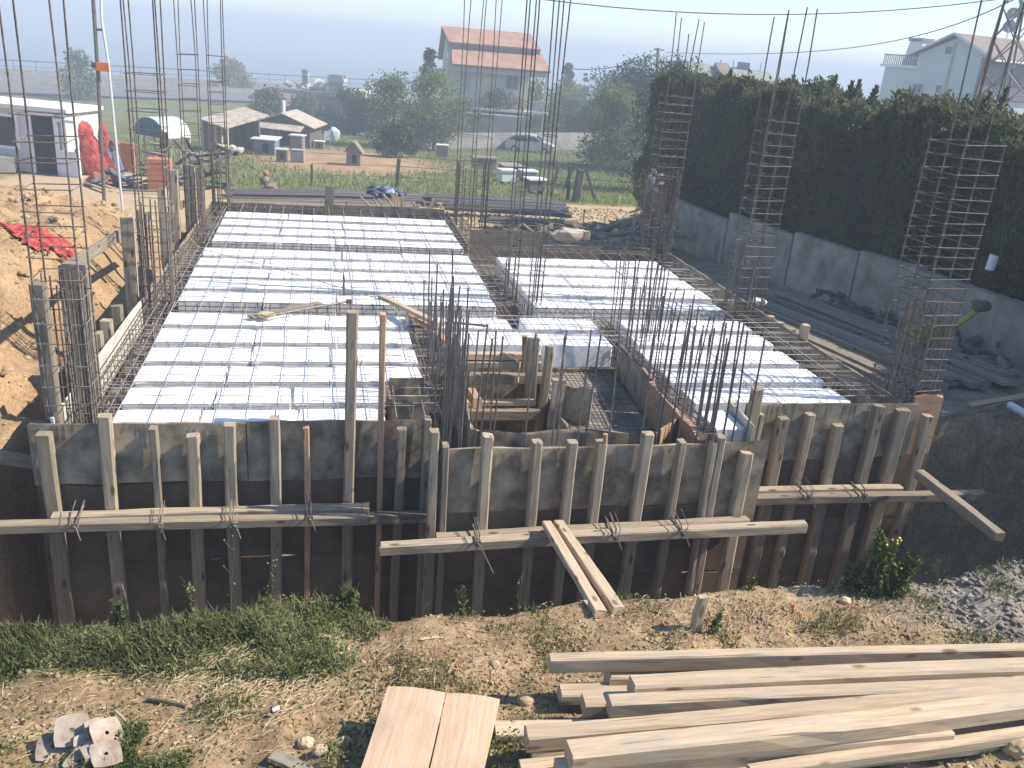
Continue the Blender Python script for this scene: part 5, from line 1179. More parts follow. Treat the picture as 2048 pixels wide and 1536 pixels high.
# hen
p = G(785, 311); hn = empty("hen", p, "white hen pecking beside the dark round bush", "hen")
MB().blob(p+Vector((0, 0, .42)), (.3, .2, .22), 5, 2, .05).blob(p+Vector((-.25, 0, .62)), (.1, .09, .2), 6, 2, .05).blob(p+Vector((-.28, 0, .85)), .09, 7, 2, .05).blob(p+Vector((.3, 0, .58)), (.16, .06, .16), 8, 2, .1).build("hen_body", M['white'], hn, smooth=True)
for sy in (-.07, .07): MB().tube([p+Vector((0, sy, .25)), p+Vector((0, sy, 0))], .02, 5).build("leg", M['yellow'], hn)

# site cabin ----------------------------------------------------------
p = G(142, 353); fr = Fr(p, FWD-radians(5)); cb = empty("site_cabin", p, "white container cabin with an open door and a dark window at the left edge", "cabin")
h_ = SZ(p, 122); Lc, Dc = 9.5, 2.4
xr = .0
mb = MB(); fr.box(mb, (xr-Lc/2, Dc/2, h_*.5), (Lc, Dc, h_)); mb.build("wall", M['cabin'], cb)
mb = MB(); fr.box(mb, (xr-Lc/2, Dc/2, h_+.07), (Lc+.35, Dc+.35, .17)); mb.build("roof", M['white'], cb)
mb = MB(); fr.box(mb, (xr-.06, -.03, h_*.5), (.2, .1, h_)); mb.build("corner_post", M['pvc'], cb)
mb = MB(); fr.box(mb, (xr-.97, -.02, 1.2), (1.0, .07, 2.35)); mb.build("doorway_shade_panel", M['rubber_shade'], cb)  # black slab on the closed wall paints the darkness inside the cabin
mb = MB()
for sx in (-1.5, -.44): fr.box(mb, (xr+sx, -.06, 1.2), (.1, .1, 2.38))
fr.box(mb, (xr-.97, -.06, 2.43), (1.1, .1, .1)); mb.build("door_frame", M['pvc'], cb)
fd = Fr(fr(xr-.42, -.1, 0), FWD-radians(14)); mb = MB()
for (c, d) in [((.06, 0, 1.15), (.12, .06, 2.3)), ((1.0, 0, 1.15), (.12, .06, 2.3)), ((.53, 0, 2.24), (.82, .06, .12)), ((.53, 0, .06), (.82, .06, .12)), ((.53, 0, 1.0), (.82, .06, .1))]: fd.box(mb, c, d)
dr = mb.build("door", M['pvc'], cb)
mb = MB(); fd.box(mb, (.53, 0, .53), (.82, .03, .85)); q = mb.build("door_panel", M['pvc'], None, origin=cb.location); q.parent = dr; q.matrix_basis = Matrix()
mb = MB(); fd.box(mb, (.96, -.06, 1.12), (.05, .08, .14)); q = mb.build("handle", M['rebar_grey'], None, origin=cb.location); q.parent = dr; q.matrix_basis = Matrix()
window(fr, cb, xr-2.6, 1.6, .95, 1.3, 0, 'glass', 'pvc', 0, t=.13)
window(fr, cb, xr-4.0, 1.6, .95, 1.15, 0, 'glass', 'pvc', 0, t=.13)
MB().box(G(20, 348)+Vector((-.3, .2, .35)), (.9, .6, .6), .3).build("step_box", M['block'], cb)
# red and blue sheets, orange board, scrap beside the cabin
p = G(190, 350); rs = empty("red_sheeting", p, "upright crumpled red plastic rolls leaning beside the cabin door", "plastic sheeting")
MB().blob(p+Vector((-.35, 0, 1.75)), (.42, .35, .5), 2, 3, .1).blob(p+Vector((-.2, 0, 1.0)), (.5, .4, .8), 3, 3, .1).blob(p+Vector((.1, -.1, .4)), (.5, .35, .6), 4, 3, .12).build("red_roll", M['tarp_red'], rs, smooth=True)
MB().prism([p+Vector((.3, -.1, 1.3)), p+Vector((.55, -.1, 1.1)), p+Vector((1.05, -.2, .05)), p+Vector((.6, -.2, .05))], (0, .08, 0)).build("red_flap", M['tarp_red'], rs)
MB().blob(p+Vector((.45, .1, 1.6)), (.22, .2, .6), 6, 2, .1).build("red_roll", M['tarp_red'], rs, smooth=True)
p = G(228, 348); bs = empty("blue_sheeting", p, "folded light blue sheet leaning between the red rolls and the orange board", "plastic sheeting")
MB().prism([p+Vector((-.45, 0, 1.1)), p+Vector((-.1, 0, 1.15)), p+Vector((-.05, -.1, .5)), p+Vector((-.25, -.1, .45))], (0, .06, 0)).build("blue_fold", M['tarp_blue'], bs)
MB().prism([p+Vector((.05, 0, 1.0)), p+Vector((.2, 0, 1.0)), p+Vector((.5, -.1, .0)), p+Vector((.1, -.1, .0))], (0, .06, 0)).build("blue_fold", M['tarp_blue'], bs)
MB().blob(p+Vector((-.1, .2, 1.25)), (.4, .25, .35), 9, 2, .25).build("dark_top", M['shed'], bs)
p = G(250, 343); tag(MB().box(p+Vector((.1, .4, .6)), (.62, .15, 1.25), -.2).build("orange_board", M['orange']), "upright bright orange board between the blue sheet and the arched shelter", "board")
p = G(322, 380); ob = empty("terracotta_stack", p, "square stack of terracotta hollow blocks behind the tall left posts", "block stack")
for k in range(6):
    MB().box(p+Vector((0, 0, .11+.2*k)), (SZ(p, 42), .7, .188), .0).build("block_layer", M['orange_dull'], ob)
p = G(275, 372); heapg = empty("scrap_pile", p, "dark pile of scrap sheets and bars left of the terracotta stack", "scrap pile")
rn = random.Random(4)
for k in range(22):
    q = p+Vector((rn.uniform(-1.3, 1.3), rn.uniform(-.8, .8), rn.uniform(.05, .55))); d = Vector((rn.uniform(-1, 1), rn.uniform(-.4, .4), rn.uniform(-.3, .3))).normalized()*rn.uniform(.4, 1)
    beam("scrap_piece", q-d, q+d, .2, .05, M[rn.choice(['shed', 'tarp_dark', 'wood_grey', 'rubber_shade'])], heapg, 500+k)
p = G(375, 372); hg = empty("scrap_pile", p, "dark pile of sheets and timber right of the terracotta stack", "scrap pile")
for k in range(26):
    q = p+Vector((rn.uniform(-1.2, 1.6), rn.uniform(-.8, .8), rn.uniform(.1, 1.5))); d = Vector((rn.uniform(-1, 1), rn.uniform(-.4, .4), rn.uniform(-.3, .3))).normalized()*rn.uniform(.4, .9)
    beam("scrap_piece", q-d, q+d, .3, .08, M[rn.choice(['shed', 'tarp_dark', 'wood_grey', 'rubber_shade', 'roof_brown'])], hg, 560+k)
p = G(205, 372); tag(MB().blob(p+Vector((0, 0, .2)), (.5, .4, .3), 5, 2, .25).blob(p+Vector((-.4, 0, .12)), (.3, .3, .2), 7, 2, .3).build("rubble_pile", M['brick']), "low reddish rubble heap below the red rolls", "rubble")
for i, (u0, v0, u1, v1) in enumerate([(175, 372, 215, 388), (185, 368, 228, 384), (240, 386, 330, 390)]):
    a, b = gpt(u0, v0, .1), gpt(u1, v1, .12); tag(beam("ground_plank", a, b, .14, .06, M['lumber' if i < 2 else 'wood_grey'], None, 600+i), ["left of two pale planks on the sand below the cabin", "right of two pale planks on the sand below the cabin", "long grey plank on the sand before the scrap pile"][i], "plank")
# red netting on the spoil heap
p = Vector((0, 0, 0)); zz_ = -.5
for _ in range(12):
    p = PZ(85, 482, zz_); zz_ = hz(p.x, p.y)
rn = random.Random(33); rnet = empty("red_netting", p, "crumpled red plastic netting dropped on the spoil heap at left", "netting")
vs = []; NXn, NYn = 26, 16; wn, dn = SZ(p, 105), SZ(p, 150)
for j in range(NYn+1):
    for i in range(NXn+1):
        a, b = i/NXn-.5, j/NYn-.5; e = 1+.25*sin(9*a+3*b)+.2*sin(14*b+2); xx_ = p.x+a*wn*e+b*.25+rn.uniform(-.02, .02); yy_ = p.y+b*dn*(1+.25*sin(11*a))+rn.uniform(-.02, .02)
        vs.append((xx_, yy_, hz(xx_, yy_)+.03+.14*abs(sin(17*a+6*b))*max(0, 1-2*abs(b))*max(0, 1-1.8*abs(a))+rn.uniform(0, .06)))
mb = MB(); mb.add(vs, [(j*(NXn+1)+i, j*(NXn+1)+i+1, (j+1)*(NXn+1)+i+1, (j+1)*(NXn+1)+i) for j in range(NYn) for i in range(NXn) if (abs(i/NXn-.5)*2)**2+(abs(j/NYn-.5)*2)**2 < 1.05+rn.uniform(-.25, .2)])
mb.build("netting", M['tarp_red'], rnet)
tag(MB().tube([p+Vector((.9, .6, .15)), p+Vector((1.4, .2, .12)), p+Vector((1.7, -1.0, .1))], .012, 5).build("hose", M['straw']), "thin pale hose trailing down the spoil heap", "hose")
# service pole pair
pb = PY(200, 320, 24); pb.z = nat(24)
sp_ = empty("service_pole", pb, "pair of tall metal poles joined by a rung, with an orange box, by the cabin", "pole")
MB().tube([(PY(199, 340, 24).x, 24, nat(24)-.3), PY(196, 150, 24), PY(185, -20, 24)], SZ(pb, 7)*.5, 8).build("steel_pole", M['rebar_grey'], sp_)
MB().tube([(PY(238, 340, 24).x, 24.1, nat(24)-.3), PY(217, 130, 24), PY(203, 40, 24), PY(201, -20, 24)], SZ(pb, 4.5)*.5, 8).build("white_pipe", M['tin'], sp_)
MB().tube([PY(188, 58, 24), PY(206, 60, 24)], .035, 6).build("rung", M['rebar_grey'], sp_)
MB().box(PY(206, 134, 23.95), (.28, .14, .2)).build("orange_box", M['orange'], sp_)
MB().box(PY(190, 130, 23.95), (.16, .1, .12)).build("clamp", M['wood_grey'], sp_)

# houses on the right -------------------------------------------------
def proj(p):
    q = Vector(p)-Vector((0, 0, CAMZ)); return 1024+FPX*q.dot(Rv)/q.dot(Fv), 768-FPX*q.dot(Uv)/q.dot(Fv)
def zat(p, v):
    """height above p at which the photo row v is met"""
    z = p.z
    for _ in range(6):
        u_, v_ = proj((p.x, p.y, z)); z += (v_-v)*(Vector((p.x, p.y, z))-Vector((0, 0, CAMZ))).dot(Fv)/FPX
    return z
def onf(fr, u, v, face='front', off=0.0):
    n_ = fr.R @ (Vector((0, 1, 0)) if face == 'front' else Vector((1, 0, 0))); o_w = fr(0, 0, 0) if face == 'front' else fr(off, 0, 0)
    d = ray(u, v); c_ = Vector((0, 0, CAMZ)); t = (o_w-c_).dot(n_)/d.dot(n_); return fr.R.transposed() @ (c_+d*t-fr.o)
D1 = 60; o = PY(1826, 163, D1); base = Vector((o.x, D1, nat(D1)-.5))
fr = Fr(base, FWD-radians(66)); hw = empty("house", base, "pale grey house with a gabled end, tapered chimney and dark louvres above the hedge", "house")
WG_ = 6.2; LG = 14.0
ze = zat(fr(0, 0, 5), 106)-base.z; zp = zat(fr(WG_/2, 0, 5), 70)-base.z
mb = MB(); mb.prism([fr(0, 0, 0), fr(WG_, 0, 0), fr(WG_, 0, ze), fr(WG_/2, 0, zp-.15), fr(0, 0, ze)], fr.R @ Vector((0, LG, 0))); mb.build("wall", M['plaster_grey'], hw)
kz = (zp-ze)/(WG_/2)
slab(fr(-.45, -.45, ze-.45*kz), fr(WG_/2, -.45, zp), fr(WG_/2, LG, zp), fr(-.45, LG, ze-.45*kz), .12).build("roof", M['roof_brown'], hw)
slab(fr(WG_+.6, -.45, ze-.6*kz), fr(WG_/2+.01, -.45, zp), fr(WG_/2+.01, LG, zp), fr(WG_+.6, LG, ze-.6*kz), .12).build("roof", M['roof_brown'], hw)
for xe_, s_g in ((-.45, .45), (WG_+.6, .6)):
    MB().tube([fr(WG_/2, -.5, zp+.08), fr(xe_, -.5, ze-s_g*kz+.08)], .09, 5).build("verge_board", M['white'], hw)
mb = MB(); fr.box(mb, (WG_/2-.1, -.07, zp*.48), (.14, .12, zp*.95)); mb.build("downpipe", M['plaster_pink'], hw)
MB().tube([fr(WG_+.62, -.4, ze-.6*kz), fr(WG_+.62, LG, ze-.6*kz)], .08, 6).build("gutter", M['white'], hw)
for (u, v, w__, h__) in [(1900, 101, .8, .55), (1878, 178, .5, .55)]:
    q = onf(fr, u, v); window(fr, hw, q.x, q.z, w__, h__, 0, 'lilac', 'plaster_grey', 0)
# lower wing with a terrace and chimney on the left
zt2 = zat(fr(-1.5, 1, 3), 137)-base.z
mb = MB(); mb.bb((0, 0, 0), (0, 0, 0)); mb = MB(); fr.box(mb, (-1.75, 3.2, zt2/2), (3.5, 5.4, zt2)); mb.build("side_wing", M['plaster_grey'], hw)
mb = MB(); fr.box(mb, (-1.85, 3.1, zt2+.1), (3.8, 5.8, .2)); mb.build("terrace_slab", M['white'], hw)
mb = MB()
for k in range(20): fr.box(mb, (-3.6+3.5*k/19, .35, zt2+.5), (.05, .05, .7))
fr.box(mb, (-1.85, .35, zt2+.86), (3.6, .07, .07)); mb.build("terrace_railing", M['lilac'], hw)
cc_ = onf(fr, 1808, 110); zc = zat(fr(cc_.x, 1.5, 5), 84)-base.z
mb = MB(); mb.prism([fr(cc_.x-.95, .9, zt2), fr(cc_.x+.85, .9, zt2), fr(cc_.x+.6, .9, zc), fr(cc_.x-.6, .9, zc)], fr.R @ Vector((0, .9, 0))); ck = mb.build("chimney", M['white'], hw)
mb = MB(); fr.box(mb, (cc_.x, 1.35, zc+.12), (1.35, 1.15, .22)); q = mb.build("chimney_cap", M['block'], None, origin=hw.location); q.parent = ck; q.matrix_basis = Matrix()
q = onf(fr, 1826, 186); window(fr, hw, .55, q.z, .9, 1.3, 0, 'lilac', 'plaster_pink', 0)
# louvres on the long side
q0 = onf(fr, 1992, 118, 'side', WG_); q1 = onf(fr, 2046, 205, 'side', WG_); lo = MB(); n = 24
for k in range(n): fr.box(lo, (WG_+.1, (q0.y+q1.y)/2, q0.z+(q1.z-q0.z)*k/n), (.1, abs(q1.y-q0.y)+2.5, .1))
lo.build("louvre_screen", M['lilac'], hw)
mb = MB(); fr.box(mb, (WG_+.03, (q0.y+q1.y)/2, (q0.z+q1.z)/2), (.05, abs(q1.y-q0.y)+2.5, abs(q0.z-q1.z))); mb.build("dark_glazing", M['glass'], hw)
yd = onf(fr, 1968, 80).x
dp_ = fr(WG_/2, 4.5, zp)
for dz_, r_ in ((.9, .42), (1.75, .38)):
    c = dp_+Vector((0, 0, dz_)); MB().tube([c, c+Vector((.05, .12, .02))], r_, 14).build("satellite_dish", M['block'], hw)
MB().tube([dp_, dp_+Vector((0, 0, 1.9))], .05, 6).build("dish_mast", M['white'], hw)
# grey-roofed house behind the hedge
D2 = 62; o = PY(1470, 165, D2); base = Vector((o.x, D2, nat(D2)-.5)); fr = Fr(base, FWD+radians(3)); hg2 = empty("house", base, "low house with a grey-green gabled roof peeping over the middle of the hedge", "house")
hx2 = lambda u: (PY(u, 150, D2)-base).dot(fr.R @ Vector((1, 0, 0))); hz2 = lambda v, u: PY(u, v, D2).z-base.z
zr, ze2 = hz2(129, 1400), hz2(163, 1362)
slab(fr(hx2(1360), -.4, ze2), fr(hx2(1398), 4, zr), fr(hx2(1398), 9, zr), fr(hx2(1350), 9, ze2), .15).build("gable_roof", M['roof_grey'], hg2)
slab(fr(hx2(1372), -.4, ze2-.3), fr(hx2(1592), -.4, ze2-.45), fr(hx2(1560), 4, zr-.25), fr(hx2(1399), 4, zr), .15).build("roof", M['roof_grey'], hg2)
mb = MB(); fr.box(mb, ((hx2(1370)+hx2(1590))/2, 4, ze2*.5-.3), (hx2(1590)-hx2(1370), 7, ze2)); mb.build("wall", M['plaster_grey'], hg2)
for u in (1402, 1464, 1490, 1545):
    mb = MB(); q = fr(hx2(u), 3.8, zr-.2); mb.tube([q, q+Vector((0, 0, .65))], .03, 5); mb.build("aerial", M['wire'], hg2)
mb = MB(); fr.box(mb, (hx2(1512), 4, zr+.15), (.8, .6, .5)); mb.build("chimney", M['block'], hg2)
slab(fr(hx2(1448), -.2, ze2+.2), fr(hx2(1482), -.2, ze2+.1), fr(hx2(1476), 3.6, zr), fr(hx2(1450), 3.6, zr), .25).build("dormer_roof", M['roof_brown'], hg2)

# lattice pylon at the right edge --------------------------------------
D3 = 22; lb = PY(1985, 262, D3); base = Vector((PY(1985, 262, D3).x, D3, nat(D3))); py_ = empty("lattice_pylon", base, "tall tapering steel lattice pylon at the right picture edge", "pylon")
bx_ = base+Vector((.55, 0, 0)); top = Vector((PY(2036, -20, D3).x, D3, PY(2036, -20, D3).z+2.0)); Ht = top.z-base.z
def leg_pt(i, t):
    h2 = (.95*(1-t)+.12*t); sx, sy = [(-1, -1), (1, -1), (1, 1), (-1, 1)][i]; c = bx_.lerp(Vector((PY(2034, 0, D3).x, D3, top.z)), t); return Vector((c.x+sx*h2, c.y+sy*h2, base.z+Ht*t))
for i in range(4): MB().tube([leg_pt(i, 0), leg_pt(i, 1)], .042, 4).build("leg", M['block'], py_)
for s_i in range(4):
    mb = MB()
    for k in range(12):
        t0, t1 = k/12, (k+1)/12; mb.tube([leg_pt(s_i, t0), leg_pt((s_i+1) % 4, t1)], .020, 4); mb.tube([leg_pt((s_i+1) % 4, t0), leg_pt(s_i, t1)], .020, 4)
    mb.build("lattice_bracing", M['block'], py_)
# wires and far pole
def cat(u0, v0, u1, v1, um, vm, y0_, y1_, n=24):
    a, b = PY(u0, v0, y0_), PY(u1, v1, y1_); m_ = PY(um, vm, (y0_+y1_)/2); pts = []
    for i in range(n+1):
        t = i/n; q = a*((1-t)*(1-2*t))+m_*(4*t*(1-t))+b*(t*(2*t-1)); pts.append(q)
    return pts
tag(MB().tube(cat(1080, -2, 2030, -6, 1560, 29, 24, 22), .013, 5).build("overhead_cable", M['cable']), "upper overhead cable sagging across the top of the sky", "cable", "overhead cables")
tag(MB().tube(cat(1332, 105, 2030, -2, 1650, 101, 70, 22), .018, 5).build("overhead_cable", M['cable']), "lower overhead cable rising from the far pole to the pylon", "cable", "overhead cables")
tag(MB().tube(cat(1125, 135, 1313, 108, 1215, 136, 78, 70), .035, 5).build("overhead_cable", M['cable']), "far cable between the red-roofed house and the far pole", "cable", "overhead cables")
q = PY(1317, 200, 70); fp = empty("utility_pole", (q.x, 70, nat(70)), "distant utility pole with a crossarm rising behind the hedge end", "pole")
MB().tube([(q.x, 70, nat(70)), (PY(1317, 96, 70).x, 70, PY(1317, 96, 70).z)], .14, 6).build("pole_shaft", M['block'], fp)
MB().tube([PY(1308, 98, 70), PY(1327, 100, 70)], .07, 5).build("crossarm", M['block'], fp)

# ------------------------------------------------------------------ foreground
rng = np.random.default_rng(11)
def fgz(u, v):
    """point where the photo ray meets the near bank"""
    z = -.3
    for _ in range(8):
        p = PZ(u, v, z); z = hz(p.x, p.y)
    return PZ(u, v, z)
# grass: blades by zone weight
def blades(n, xr, yr, wfun, hmin, hmax, wd, lean=.5):
    x = xr[0]+(xr[1]-xr[0])*rng.random(n); y = yr[0]+(yr[1]-yr[0])*rng.random(n)
    k = rng.random(n) < wfun(x, y); x, y = x[k], y[k]; z = height(x, y); k = pit_sd(x, y) > -.12; x, y, z = x[k], y[k], z[k]; n = len(x)
    h = hmin+(hmax-hmin)*rng.random(n)**1.6*(0.5+fbm(x, y, 3, 2)); an = rng.random(n)*2*pi; ln = lean*rng.random(n)*h
    dx, dy = np.cos(an), np.sin(an); w2 = wd*(.5+rng.random(n))
    b0 = np.stack([x-dy*w2, y+dx*w2, z-.005], 1); b1 = np.stack([x+dy*w2, y-dx*w2, z-.005], 1)
    m0 = np.stack([x+dx*ln*.35-dy*w2*.8, y+dy*ln*.35+dx*w2*.8, z+h*.6], 1); m1 = np.stack([x+dx*ln*.35+dy*w2*.8, y+dy*ln*.35-dx*w2*.8, z+h*.6], 1)
    t = np.stack([x+dx*ln, y+dy*ln, z+h], 1)
    t2 = t+np.stack([dy, -dx, 0*dx], 1)*.001
    V = np.concatenate([np.stack([b0, b1, m1, m0], 1), np.stack([m0, m1, t2, t], 1)]).reshape(-1, 3)
    return V, np.arange(len(V)).reshape(-1, 4)
def w_band(x, y):
    g = fbm(x, y, .8, 4); tuft = np.clip((fbm(x, y, 4.5, 3)-.33)*4, .1, 1)
    return np.clip(smooth((0.5-x+(g-.5)*1.5)/.5)*smooth((y-(4.12-.12*x)-(g-.5)*.8)/.25), 0, 1)*tuft
V, F = blades(90000, (-3.2, 1.1), (3.7, 5.3), w_band, .015, .085, .0034, 1.1)
me = np_mesh("grass", V, F); tag(link("grass", me, M['grass']), "green grass along the edge of the near bank at left", "grass", kind='stuff')
def w_low(x, y):
    g = fbm(x, y, .8, 4); tuft = np.clip((fbm(x+7, y, 3.5, 3)-.42)*5, 0, 1)
    return smooth((g-.33)*6)*smooth((4.1-y)/.4)*smooth((1.1-x)/.5)*tuft
V, F = blades(90000, (-2.2, 1.2), (2.7, 4.1), w_low, .012, .055, .0028, 1.1)
me = np_mesh("grass", V, F); tag(link("grass", me, M['grass']), "low grass and clover patches in the bottom left corner", "grass", kind='stuff')
def w_sparse(x, y):
    t = np.clip((fbm(x+17, y+3, 2.6, 3)-.56)*7, 0, 1); return np.maximum(t*.9, .05)
V, F = blades(30000, (-2.4, 5.5), (3.2, 5.05), w_sparse, .02, .09, .0024, .8)
me = np_mesh("grass", V, F); tag(link("grass", me, M['grass']), "sparse grass tufts scattered over the near soil bank", "grass", kind='stuff')
# clover and small leaves between the blades
def cover(n, xr, yr, wfun, seed):
    r = np.random.default_rng(seed); x = xr[0]+(xr[1]-xr[0])*r.random(n); y = yr[0]+(yr[1]-yr[0])*r.random(n)
    k = (r.random(n) < wfun(x, y)) & (pit_sd(x, y) > -.15); x, y = x[k], y[k]; m_ = len(x)
    c = np.stack([x, y, height(x, y)+.004+.05*r.random(m_)**1.5*fbm(x, y, 4, 2)*2], 1)
    a = r.normal(size=(m_, 3))*np.array([1, 1, .45]); a /= np.linalg.norm(a, axis=1)[:, None]; b = np.cross(a, r.normal(size=(m_, 3))*np.array([.5, .5, 1])); b /= np.linalg.norm(b, axis=1)[:, None]
    s_ = .005+.008*r.random((m_, 1)); V = np.stack([c-a*s_, c-b*s_*.7, c+a*s_, c+b*s_*.7], 1).reshape(-1, 3); return V, np.arange(m_*4).reshape(-1, 4)
V, F = cover(110000, (-3.2, 1.1), (3.7, 5.3), w_band, 1); me = np_mesh("clover", V, F); tag(link("clover", me, M['grass']), "small leafy clover mixed into the grass strip at left", "clover", kind='stuff')
V, F = cover(130000, (-2.2, 1.2), (2.7, 4.1), lambda x, y: np.maximum(w_low(x, y), .02), 2); me = np_mesh("clover", V, F); tag(link("clover", me, M['grass']), "small leafy clover in the bottom left corner", "clover", kind='stuff')
V, F = cover(60000, (-2.4, 5.5), (3.2, 5.05), lambda x, y: w_sparse(x, y)*.8, 3); me = np_mesh("clover", V, F); tag(link("clover", me, M['grass']), "sparse small leaves over the near soil bank", "clover", kind='stuff')
# meadow behind
n = 70000
def w_meadow(x, y): 
    yard_ = smooth(1-np.hypot((x-1.8)/6.8, (y-60)/12.5)+.25)
    return (1-np.clip(yard_*1.5, 0, 1))*smooth((y-37.5-smooth((-x-5.5)/3)*5)/1.5)*.9
V, F = blades(n, (-12, 40), (37, 84), w_meadow, .05, .28, .03, .9)
me = np_mesh("meadow_grass", V, F); tag(link("meadow_grass", me, M['grass_far']), "tall meadow grass between the sand and the grey wall", "grass", kind='stuff')
# clods and gravel
def clods(n, xr, yr, smin, smax, wfun, seed, flat=.7):
    r = np.random.default_rng(seed); x = xr[0]+(xr[1]-xr[0])*r.random(n); y = yr[0]+(yr[1]-yr[0])*r.random(n)
    k = (r.random(n) < wfun(x, y)) & (pit_sd(x, y) > -.05); x, y = x[k], y[k]; n = len(x); z = height(x, y)
    s = smin+(smax-smin)*r.random(n)**4.5
    g = (1+5**.5)/2; ico = np.array([(-1, g, 0), (1, g, 0), (-1, -g, 0), (1, -g, 0), (0, -1, g), (0, 1, g), (0, -1, -g), (0, 1, -g), (g, 0, -1), (g, 0, 1), (-g, 0, -1), (-g, 0, 1)])/1.9
    fc = np.array([(0, 11, 5), (0, 5, 1), (0, 1, 7), (0, 7, 10), (0, 10, 11), (1, 5, 9), (5, 11, 4), (11, 10, 2), (10, 7, 6), (7, 1, 8), (3, 9, 4), (3, 4, 2), (3, 2, 6), (3, 6, 8), (3, 8, 9), (4, 9, 5), (2, 4, 11), (6, 2, 10), (8, 6, 7), (9, 8, 1)])
    P = ico[None]*(1+r.uniform(-.35, .35, (n, 12, 1)))*s[:, None, None]*r.uniform(.7, 1.3, (n, 1, 3)); P[:, :, 2] *= flat
    a = r.random(n)*2*pi; ca_, sa_ = np.cos(a)[:, None], np.sin(a)[:, None]
    X = P[:, :, 0]*ca_-P[:, :, 1]*sa_+x[:, None]; Y = P[:, :, 0]*sa_+P[:, :, 1]*ca_+y[:, None]; Z = P[:, :, 2]+z[:, None]+s[:, None]*.15
    V = np.stack([X, Y, Z], -1).reshape(-1, 3); F = (fc[None]+(np.arange(n)*12)[:, None, None]).reshape(-1, 3)
    return np_mesh("clods", V, F)
M['clod'] = leaf_mat('soil_clod', (.22, .155, .09), (.34, .25, .15), (.48, .375, .24), 3.0, 0.0)
M['clod_grey'] = leaf_mat('grey_clod', (.17, .15, .125), (.25, .225, .19), (.34, .31, .26), 3.0, 0.0)
w_soil = lambda x, y: np.clip((fbm(x, y, 1.2, 3)-.3)*2.4, .12, 1)*np.where((x > .1) & (x < 3.8), 1, .45)
me = clods(34000, (-2.3, 4.6), (2.7, 5.0), .003, .017, w_soil, 1); me.name = "soil_clods"; tag(link("soil_clods", me, M['clod']), "yellow brown clods and gravel over the near bank", "gravel", kind='stuff')
me = clods(15000, (3.7, 6.8), (3.2, 5.3), .003, .026, lambda x, y: smooth((x-3.9)/.8)*.9, 2); tag(link("grey_clods", me, M['clod_grey']), "grey clay clods on the bank at the right picture edge", "gravel", kind='stuff')
me = clods(14000, (-9, -2.7), (7.5, 24), .010, .07, lambda x, y: np.clip((fbm(x, y, 1.5, 3)-.35)*2.5, .1, 1), 3); tag(link("heap_clods", me, M['clod']), "yellow clods over the spoil heap on the left", "gravel", kind='stuff')
me = clods(9000, (2.5, 13), (24, 37), .02, .08, lambda x, y: x*0+.8, 4); tag(link("sand_gravel", me, M['clod']), "gravel over the sand patch behind the slab", "gravel", kind='stuff')
# larger single stones
for i, (u, v, wpx, lab, mt) in enumerate([(800, 1240, 26, "yellowish rock at the top of the near bank, right of the grass", 'stone'), (848, 1226, 24, "second yellowish rock near the bank edge", 'stone'), (612, 1490, 34, "larger of two rocks beside the fresh plywood, split looking", 'stone'), (640, 1505, 34, "rock leaning on the split looking rock", 'stone'), (688, 1490, 34, "yellowish rock nearest the fresh plywood boards", 'stone'), (1050, 1405, 34, "brown clod in the shade of the beam pile", 'clod'), (990, 1330, 20, "small stone in the middle of the soil bank", 'stone'), (1690, 1205, 24, "reddish stone right of the leaning stake", 'stone'), (2030, 1500, 60, "brown clod at the bottom right corner", 'clod')]):
    p = fgz(u, v); s = SZ(p, wpx)*.5; tag(MB().blob(p+Vector((0, 0, s*.3)), (s, s*.8, s*.7), 70+i, 3, .09).build("rock", M[mt]), lab, "rock", None)
# straw and twigs
rn = random.Random(21); mb = MB()
for k in range(1500):
    cl = rn.random()
    if cl < .4: u, v = rn.gauss(500, 90), rn.gauss(1365, 35)
    elif cl < .75: u, v = rn.gauss(1520, 170), rn.gauss(1240, 30)
    else: u, v = rn.uniform(0, 1000), rn.uniform(1280, 1530)
    if v > 1545 or v < 1190: continue
    p = fgz(u, v); 
    if pit_sd(np.array([p.x]), np.array([p.y]))[0] < .02: continue
    a = rn.gauss(.6, .5); l = rn.uniform(.03, .12); d = Vector((cos(a), sin(a), rn.uniform(-.05, .25)))*l; q = p+d; q.z = max(hz(q.x, q.y)+.004, q.z)
    mb.tube([p+Vector((0, 0, .006)), (p+q)/2+Vector((0, rn.uniform(-.01, .01), .012)), q], .0014, 3, cap=False)
tag(mb.build("dry_straw", M['straw']), "dry straw stalks scattered over the near bank", "straw", kind='stuff')
for i, (u0, v0, u1, v1, r_, lab) in enumerate([(296, 1403, 372, 1416, .012, "dark curved stick lying in the left foreground"), (230, 1425, 264, 1460, .008, "thin twig left of the steel plates"), (840, 1282, 885, 1278, .008, "short pale twig in the middle of the soil"), (625, 1276, 662, 1278, .010, "pale stick at the edge of the grass strip")]):
    a, b = fgz(u0, v0), fgz(u1, v1); up = Vector((0, 0, .012)); tag(MB().tube([a+up, (a+b)/2+up*1.5, b+up], r_, 6).build("stick", M['bark' if i == 0 else 'straw']), lab, "stick", None)
a, b = fgz(1173, 1206), fgz(1187, 1228); tag(beam("wood_chip", a+Vector((0, 0, .02)), b+Vector((0, 0, .02)), .04, .01, M['lumber'], None, 5), "pale wood splinter beside the foot of the plank bridge", "splinter")
a = fgz(1388, 1265); tag(beam("stake", a+Vector((0, 0, -.1)), a+Vector((.04, .03, .26)), .075, .06, M['lumber'], None, 6, cham=.25), "short square wooden stake standing in the soil right of the plank bridge", "stake")
a = fgz(1585, 1225); tag(beam("wood_chip", a+Vector((0, 0, 0)), a+Vector((0, 0, .06)), .015, .01, M['orange'], None, 5), "tiny orange splinter sticking in the soil at right", "splinter")
